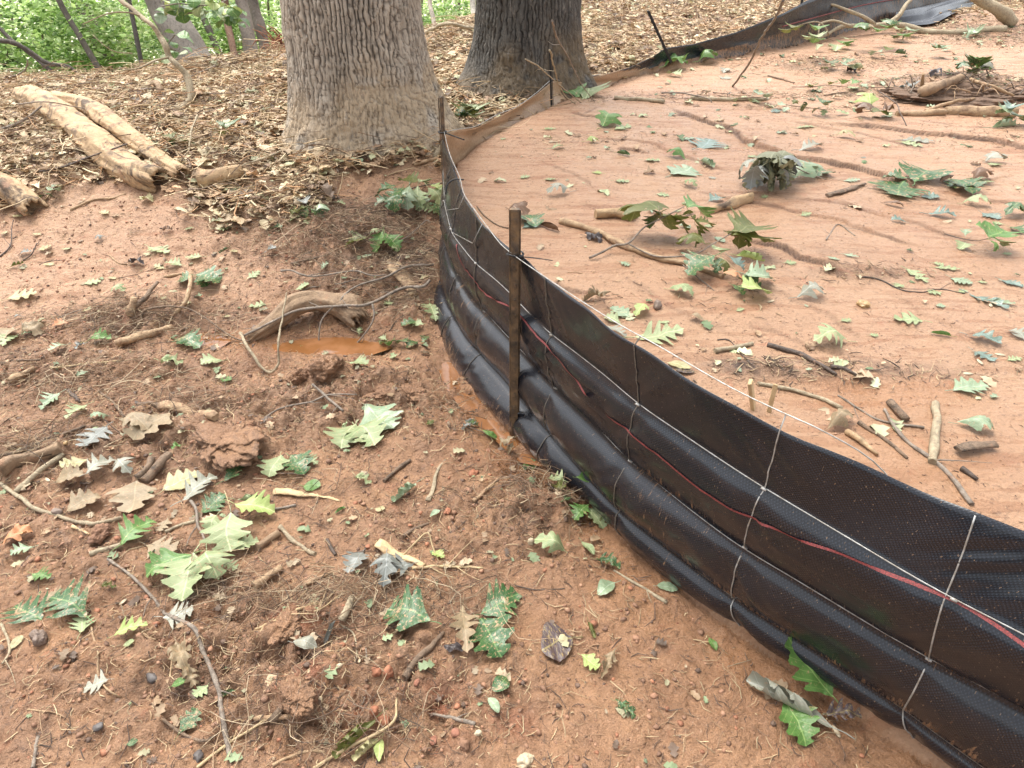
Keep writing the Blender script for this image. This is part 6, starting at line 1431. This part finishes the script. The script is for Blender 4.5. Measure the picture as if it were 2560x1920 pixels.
LG = [('hanging green leaves on the forked end of the fallen branch at the top', [(1759,92,.05),(1790,85,.1),(1800,88,.03)], [(1757,82,.18,1715,98,.05,'P','broad',1.2,1),(1762,84,.16,1745,108,.02,'V','broad',1.2,1),(1770,80,.2,1735,78,.14,'P','broad',1.,1),(1768,62,.3,1752,72,.2,'V','broad',1.,1),(1780,95,.06,1760,110,.01,'P','broad',1.,1),(1790,100,.02,1810,108,.0,'P','broad',1.3,1),(1815,92,.06,1835,102,.0,'V','broad',1.2,1),(1810,98,.04,1800,115,.0,'P','broad',1.1,1),(1700,66,.25,1686,84,.14,'O','broad',1.,1),(1712,60,.28,1722,72,.2,'O','broad',1.,1)]),
 ('green leaves behind the middle of the fallen branch at the top right', [(1850,78,.02),(1900,72,.08),(1950,68,.02)], [(1865,62,.18,1842,78,.02,'V','broad',1.,2),(1870,64,.18,1862,82,.0,'G','broad',1.,2),(1900,66,.14,1880,78,.0,'V','broad',1.,1),(1915,60,.18,1912,74,.0,'V','broad',1.,1),(1925,52,.2,1945,62,.04,'V','broad',1.2,1),(1935,62,.1,1962,76,.0,'P','broad',1.,1),(1920,55,.2,1930,72,.0,'G','broad',1.,2),(1960,66,.06,1985,72,.0,'M','broad',1.,1),(1830,84,.06,1850,86,.0,'P','oak',1.2,0)]),
 ('small green leaf bunch on silt below the fallen branch', [(1930,82,.01),(1950,80,.02),(1962,80,.01)], [(1945,78,.06,1928,86,.0,'G','broad',1.,1),(1948,78,.06,1966,84,.0,'V','broad',1.,1),(1950,76,.05,1948,88,.0,'O','broad',1.,1)]),
 ('dark green leaf group on the silt left of the upright bunch', [(2010,110,.01),(2030,106,.03),(2055,105,.01)], [(2025,104,.08,2006,106,.02,'G','broad',1.,1),(2030,104,.08,2050,108,.0,'M','broad',1.,1),(2028,105,.08,2028,94,.12,'G','broad',1.,1),(2035,110,.0,2058,102,.03,'M','oak',1.,0)]),
 ('mixed green leaf patch on the upper silt above the long pale branch', [(1770,150,.01),(1820,142,.03),(1870,148,.01)], [(1825,138,.08,1842,126,.1,'G','broad',1.,1),(1822,140,.06,1845,150,.0,'M','broad',1.,1),(1845,148,.04,1878,146,.0,'P','broad',.8,3),(1800,140,.05,1782,136,.03,'G','broad',1.,1),(1790,150,.02,1772,148,.02,'O','broad',1.,4),(1830,152,.0,1850,158,.0,'K','broad',.9,4)]),
 ('green sprig with raised leaves lying on the silt right of centre near the top', [(1710,188,.01),(1760,187,.03),(1790,184,.02),(1865,192,.01)], [(1790,184,.05,1812,178,.08,'O','broad',1.,1),(1820,182,.05,1840,172,.1,'V','broad',1.,1),(1840,182,.05,1862,176,.06,'V','broad',1.,1),(1830,190,.02,1858,190,.0,'P','broad',.9,0),(1760,184,.05,1748,190,.0,'O','broad',1.,1),(1780,188,.02,1762,196,.0,'P','oak',1.,1)]),
 ('row of muddy green leaves on the silt above the long scarp', [(1690,225,.01),(1740,232,.02),(1800,238,.01)], [(1700,228,.03,1665,232,.0,'M','broad',1.,1),(1705,230,.03,1690,242,.0,'M','broad',1.1,0),(1710,226,.05,1725,220,.06,'O','broad',.9,2),(1742,228,.07,1728,245,.0,'G','broad',.7,3),(1775,222,.09,1785,230,.03,'G','broad',.9,1),(1775,232,.05,1752,246,.0,'G','broad',.8,1),(1785,236,.04,1775,252,.0,'P','broad',1.1,1),(1800,236,.03,1838,248,.0,'P','oak',.9,0),(1690,238,.01,1660,242,.0,'W','oak',1.,0)]),
 ('drooping leaf row on the silt under the right end of the fallen branch', [(1880,118,.01),(1920,112,.02),(1965,118,.01)], [(1905,112,.06,1878,120,.0,'M','broad',1.,1),(1915,110,.07,1925,104,.08,'O','broad',1.,1),(1930,113,.04,1965,118,.0,'G','broad',.7,3),(1900,118,.02,1915,124,.0,'M','oak',1.,1)]),
 ('pale leaf clump among branches where the long pale branch ends', [(1590,212,.02),(1640,210,.03),(1670,208,.01)], [(1598,210,.05,1585,222,.0,'P','broad',1.,1),(1610,210,.05,1622,224,.0,'P','oak',1.,1),(1640,206,.06,1662,214,.0,'M','oak',1.,1),(1650,204,.05,1635,198,.06,'P','broad',1.,1),(1625,214,.02,1645,224,.0,'P','oak',1.,0),(1580,200,.03,1570,208,.0,'E','broad',1.,4)]),
 ('dark tangle of dead leaves on the silt left of the root heap', [(1860,188,.01),(1960,190,.03),(1980,200,.01)], [(1950,190,.06,1930,200,.0,'E','oak',.9,4),(1960,185,.07,1975,195,.01,'E','broad',.9,4),(1970,195,.05,1945,205,.0,'S','oak',.9,1),(1985,205,.04,1975,215,.0,'B','broad',.9,4),(2030,152,.02,2008,165,.01,'K','broad',.9,4),(2040,155,.02,2060,158,.01,'O','oak',.9,2)]),
 ('green leaves draped over the right end of the thicker tan log', [(2150,270,.01),(2170,255,.05),(2190,245,.06)], [(2190,240,.08,2142,246,.06,'P','broad',.7,3),(2175,235,.1,2210,232,.08,'W','broad',.8,1),(2190,250,.06,2165,270,.01,'O','broad',1.,1),(2195,250,.06,2212,262,.01,'G','broad',1.,1),(2180,245,.08,2160,225,.1,'M','broad',.8,1)]),
 ('brown leaf with a green tip at the left end of the tan log pair', [(1850,244,.01),(1890,240,.03),(1935,244,.01)], [(1880,240,.05,1850,248,.0,'B','broad',.8,2),(1885,243,.03,1920,250,.0,'O','oval',1.,1),(1905,236,.06,1930,240,.03,'B','broad',.7,4),(1930,250,.0,1900,254,.0,'M','oak',.9,0)]),
 ('green and tan leaf drift on the silt just right of the wet channel bend', [(1540,200,.01),(1580,204,.02),(1600,208,.01)], [(1575,150,.0,1560,158,.0,'S','oak',1.,1),(1556,166,.0,1580,172,.0,'S','broad',1.,0),(1436,172,.02,1450,182,.0,'P','broad',1.,1),(1470,163,.02,1440,160,.0,'P','oak',.9,1),(1540,196,.03,1520,205,.0,'T','broad',1.,4)]),
 ('green plant clump in the litter right of the huge oak flare', [(1000,262,.02),(1010,240,.1),(1020,225,.16)], [(1005,240,.14,985,232,.2,'O','broad',1.,1),(1012,238,.14,1030,228,.2,'P','broad',1.,1),(1010,245,.12,1000,268,.02,'G','broad',1.,2),(1020,240,.14,1022,262,.04,'O','broad',1.,2),(1000,250,.1,978,258,.02,'G','broad',1.,1),(1015,250,.1,1035,262,.02,'P','broad',1.,1),(1025,235,.15,1045,240,.1,'P','broad',1.,1)]),
 ('two small green seedling leaves at the foot of the huge oak', [(770,352,.0),(770,345,.03),(772,340,.05)], [(770,342,.05,757,346,.05,'M','oval',1.6,1),(772,344,.04,785,350,.04,'M','oval',1.6,1)]),
 ('dull green leaf clump in the litter left of the huge oak foot', [(490,300,.02),(480,285,.06),(485,270,.1)], [(485,275,.12,470,265,.14,'G','broad',1.,1),(488,275,.12,505,268,.1,'G','broad',1.,1),(485,280,.1,480,298,.02,'O','broad',1.,1),(470,300,.04,448,312,.0,'G','broad',1.,1)]),
 ('olive green leafy tangle in the litter below the bare stick foot', [(395,320,.02),(375,305,.06),(365,295,.06)], [(375,300,.08,355,292,.06,'O','broad',.9,1),(380,300,.08,402,292,.08,'G','broad',.9,1),(378,302,.08,372,320,.0,'G','broad',.9,1),(385,305,.06,412,310,.0,'O','broad',.9,4),(370,298,.08,385,285,.1,'O','oak',.9,1)]),
 ('green leaves tucked beside the broken log end at the left', [(90,425,.01),(100,420,.04),(120,418,.01)], [(95,415,.06,118,432,.0,'G','broad',1.,1),(100,412,.07,135,415,.0,'M','broad',.9,1),(95,418,.05,88,432,.0,'G','broad',1.,1),(110,405,.08,130,400,.06,'G','broad',.8,1)]),
 ('bunch of green leaves caught against the foot of the fence in the middle', [(1245,1085,.01),(1265,1060,.03),(1285,1040,.05)], [(1245,1032,.08,1282,1042,.06,'V','broad',1.,1),(1290,1030,.06,1275,1085,.02,'P','oak',.7,1),(1285,1085,.03,1298,1112,.01,'G','oval',1.1,1),(1275,1090,.03,1232,1130,.005,'V','broad',.9,1),(1270,1100,.02,1312,1150,.0,'P','broad',.8,1),(1225,1060,.03,1190,1048,.03,'O','broad',1.,4),(1235,1075,.02,1205,1085,.005,'G','broad',.9,1),(1220,1040,.03,1180,1030,.02,'P','oak',.8,1),(1290,1105,.02,1290,1140,.0,'O','oval',1.1,1)]),
 ('withered tan leaf hooked around the foot of the near post', [(1085,965,.01),(1100,955,.03),(1110,950,.03)], [(1112,945,.05,1072,968,.01,'T','broad',.9,4),(1110,955,.03,1095,985,.0,'T','broad',.7,4),(1130,995,.005,1160,1015,.0,'V','broad',.9,1)]),
 ('thin olive scrap leaves lying along the orange puddle by the fence', [(1000,920,.01),(1030,928,.01),(1060,940,.01)], [(1042,930,.01,1082,955,.0,'V','oval',.7,1),(1010,912,.02,1038,920,.01,'G','broad',.9,1),(1028,915,.01,995,930,.0,'E','broad',.7,4),(940,910,.02,918,918,.0,'O','broad',.9,4)]),
 ('weedy green leaves sprouting between the puddle and the fence', [(850,735,.01),(880,740,.02),(905,745,.01)], [(835,735,.03,815,728,.02,'P','oak',1.,1),(850,735,.04,838,750,.0,'V','broad',.9,1),(880,738,.03,858,742,.01,'G','oak',.9,1),(860,765,.02,838,775,.0,'P','oak',.9,0),(915,700,.03,888,705,.0,'P','broad',.9,1)])]
for lab, st, lv in LG: sprig(lab, [(st, .003, .0015, 'brown')], lv)
# wilted hanging cluster
LM['Q'] = m_leaf('limp_olive_grey_leaf', (.15, .155, .085), (.21, .21, .12), (.28, .28, .18), .1, .5)
wl = [(1650+rnd.uniform(-16, 44), 346+rnd.uniform(-4, 18), rnd.uniform(.07, .15)) for i in range(40)]
sprig('wilted grey green cluster of limp folded leaves on the silt', [([(1605,385,.01),(1640,355,.08),(1690,350,.10),(1740,372,.05),(1785,388,.01)], .004, .002, 'grey'), ([(1640,355,.08),(1660,345,.12),(1685,345,.12)], .003, .002, 'grey')],
 [(x, y, l, 1604+(x-1634)*1.75+rnd.uniform(-10, 10), min(422, y+rnd.uniform(30, 70)), .004, rnd.choice(['Q', 'S', 'Q', 'Q', 'E']), rnd.choice(['oak', 'broad']), rnd.uniform(.6, .95), rnd.choice([3, 4, 2])) for x, y, l in wl])
# living twig of rounded leaves hanging in from the top left
hb = tag(empty('leafy_branch', tuple(atY(430, 0, 6.2))), 'leafy green branch hanging in at the top, left of the huge oak', 'branch')
def airleaf(x, y, Y, L, mk, root):
    A = Vector(atY(x, y, Y)); d = Vector((rnd.uniform(-1, 1), rnd.uniform(-.5, .2), rnd.uniform(-.9, .1))).normalized(); leaf_obj(A, A+d*L, mk, 'oval', 2.0, 1, rnd.uniform(-.5, .5), rnd.randrange(99), root)
for tw in ([(520,-20,6.4),(480,5,6.3),(430,12,6.2),(385,8,6.1),(345,15,6.1)], [(480,5,6.3),(500,20,6.2),(515,38,6.2)], [(430,12,6.2),(420,25,6.1),(400,30,6.1)]):
    t_ = tube(smoothpath([atY(*p) for p in tw], .04), .005, 5); o = link('twig', pymesh('twig', t_[0]-np.array(hb.location), t_[1]), None, WM['grey']); o.parent = hb
for i in range(64):
    x = rnd.uniform(345, 518); y = rnd.uniform(-12, 20)+max(0, (x-430))*.22+rnd.uniform(0, 12); airleaf(x, y, 6.2+rnd.uniform(-.15, .15), rnd.uniform(.07, .11), rnd.choice(['V', 'P', 'V', 'L', 'M']), hb)
hb2 = tag(empty('leafy_branch', tuple(atY(375, 95, 5.2))), 'small sprig of rounded green leaves beside the bare crooked stick', 'branch')
for tw in ([(358,100,4.92),(370,85,5.0),(378,75,5.0)], [(360,105,4.92),(378,108,5.0),(388,115,5.0)]):
    t_ = tube(smoothpath([atY(*p) for p in tw], .03), .004, 5); o = link('twig', pymesh('twig', t_[0]-np.array(hb2.location), t_[1]), None, WM['grey']); o.parent = hb2
for x, y in ((366,88),(382,76),(392,100),(374,108),(386,118),(400,82),(370,120),(378,70),(350,75)): airleaf(x, y, 5.0, rnd.uniform(.07, .10), rnd.choice(['V', 'P', 'V']), hb2)
# tree seeds
for i, (x, y, lab) in enumerate([(2116,783,'pale pointed tree seed, lower of two by the wet blue leaf'), (2160,767,'pale pointed tree seed, upper of two by the wet blue leaf'), (2140,660,'left seed of two lying on the long wet leaf'), (2152,657,'right seed of two lying on the long wet leaf'), (1665,652,'pale seed lying below the tip of the dark wet sprig'), (1806,1580,'long pale seed husk at the lower right beside the spotted leaf'), (2090,808,'flat dull seed near the right edge below the blue leaf'), (266,1297,'tan seed in mud above the small purplish leaf'), (103,1038,'pale seed beside the cream straight stick')]):
    p = pxl(x, y); V_, F_ = blobmesh(.006, .015, .0018, i, .1, 1, .03); o = link('tree_seed', pymesh('tree_seed', V_, F_), None, MST['pale']); o.location = (p.x, p.y, gz(p.x, p.y)+.002); o.rotation_euler = (0, 0, i*1.3); tag(o, lab, 'seed')
# small scraps of leaf that look alike
GA = 'small pale leaf scraps on the silt'; GB2 = 'small leaf scraps on the smooth mud at left'
k = 0
while k < 24:
    x, y = rnd.uniform(1150, 2200), rnd.uniform(215, 900)
    if y > 420+(x-1100)*.52: continue
    L = rnd.uniform(16, 30)*(.6+y/900); a = rnd.uniform(-.5, .5); o = place_leaf(x, y, x+L*math.cos(a)*rnd.choice((-1, 1)), y+L*math.sin(a)*.5, 'P', 'oak', .9, 0); tag(o, 'small pale green leaf scrap lying flat on the silt behind the fence', 'leaf', GA); k += 1
k = 0
while k < 14:
    x, y = rnd.uniform(10, 560), rnd.uniform(450, 700)
    L = rnd.uniform(16, 30)*(.7+y/1500); a = rnd.uniform(-.5, .5); o = place_leaf(x, y, x+L*math.cos(a)*rnd.choice((-1, 1)), y+L*math.sin(a)*.5, 'Y', 'oak', .9, 0); tag(o, 'small yellowish leaf scrap lying flat on the smooth mud at left', 'leaf', GB2); k += 1
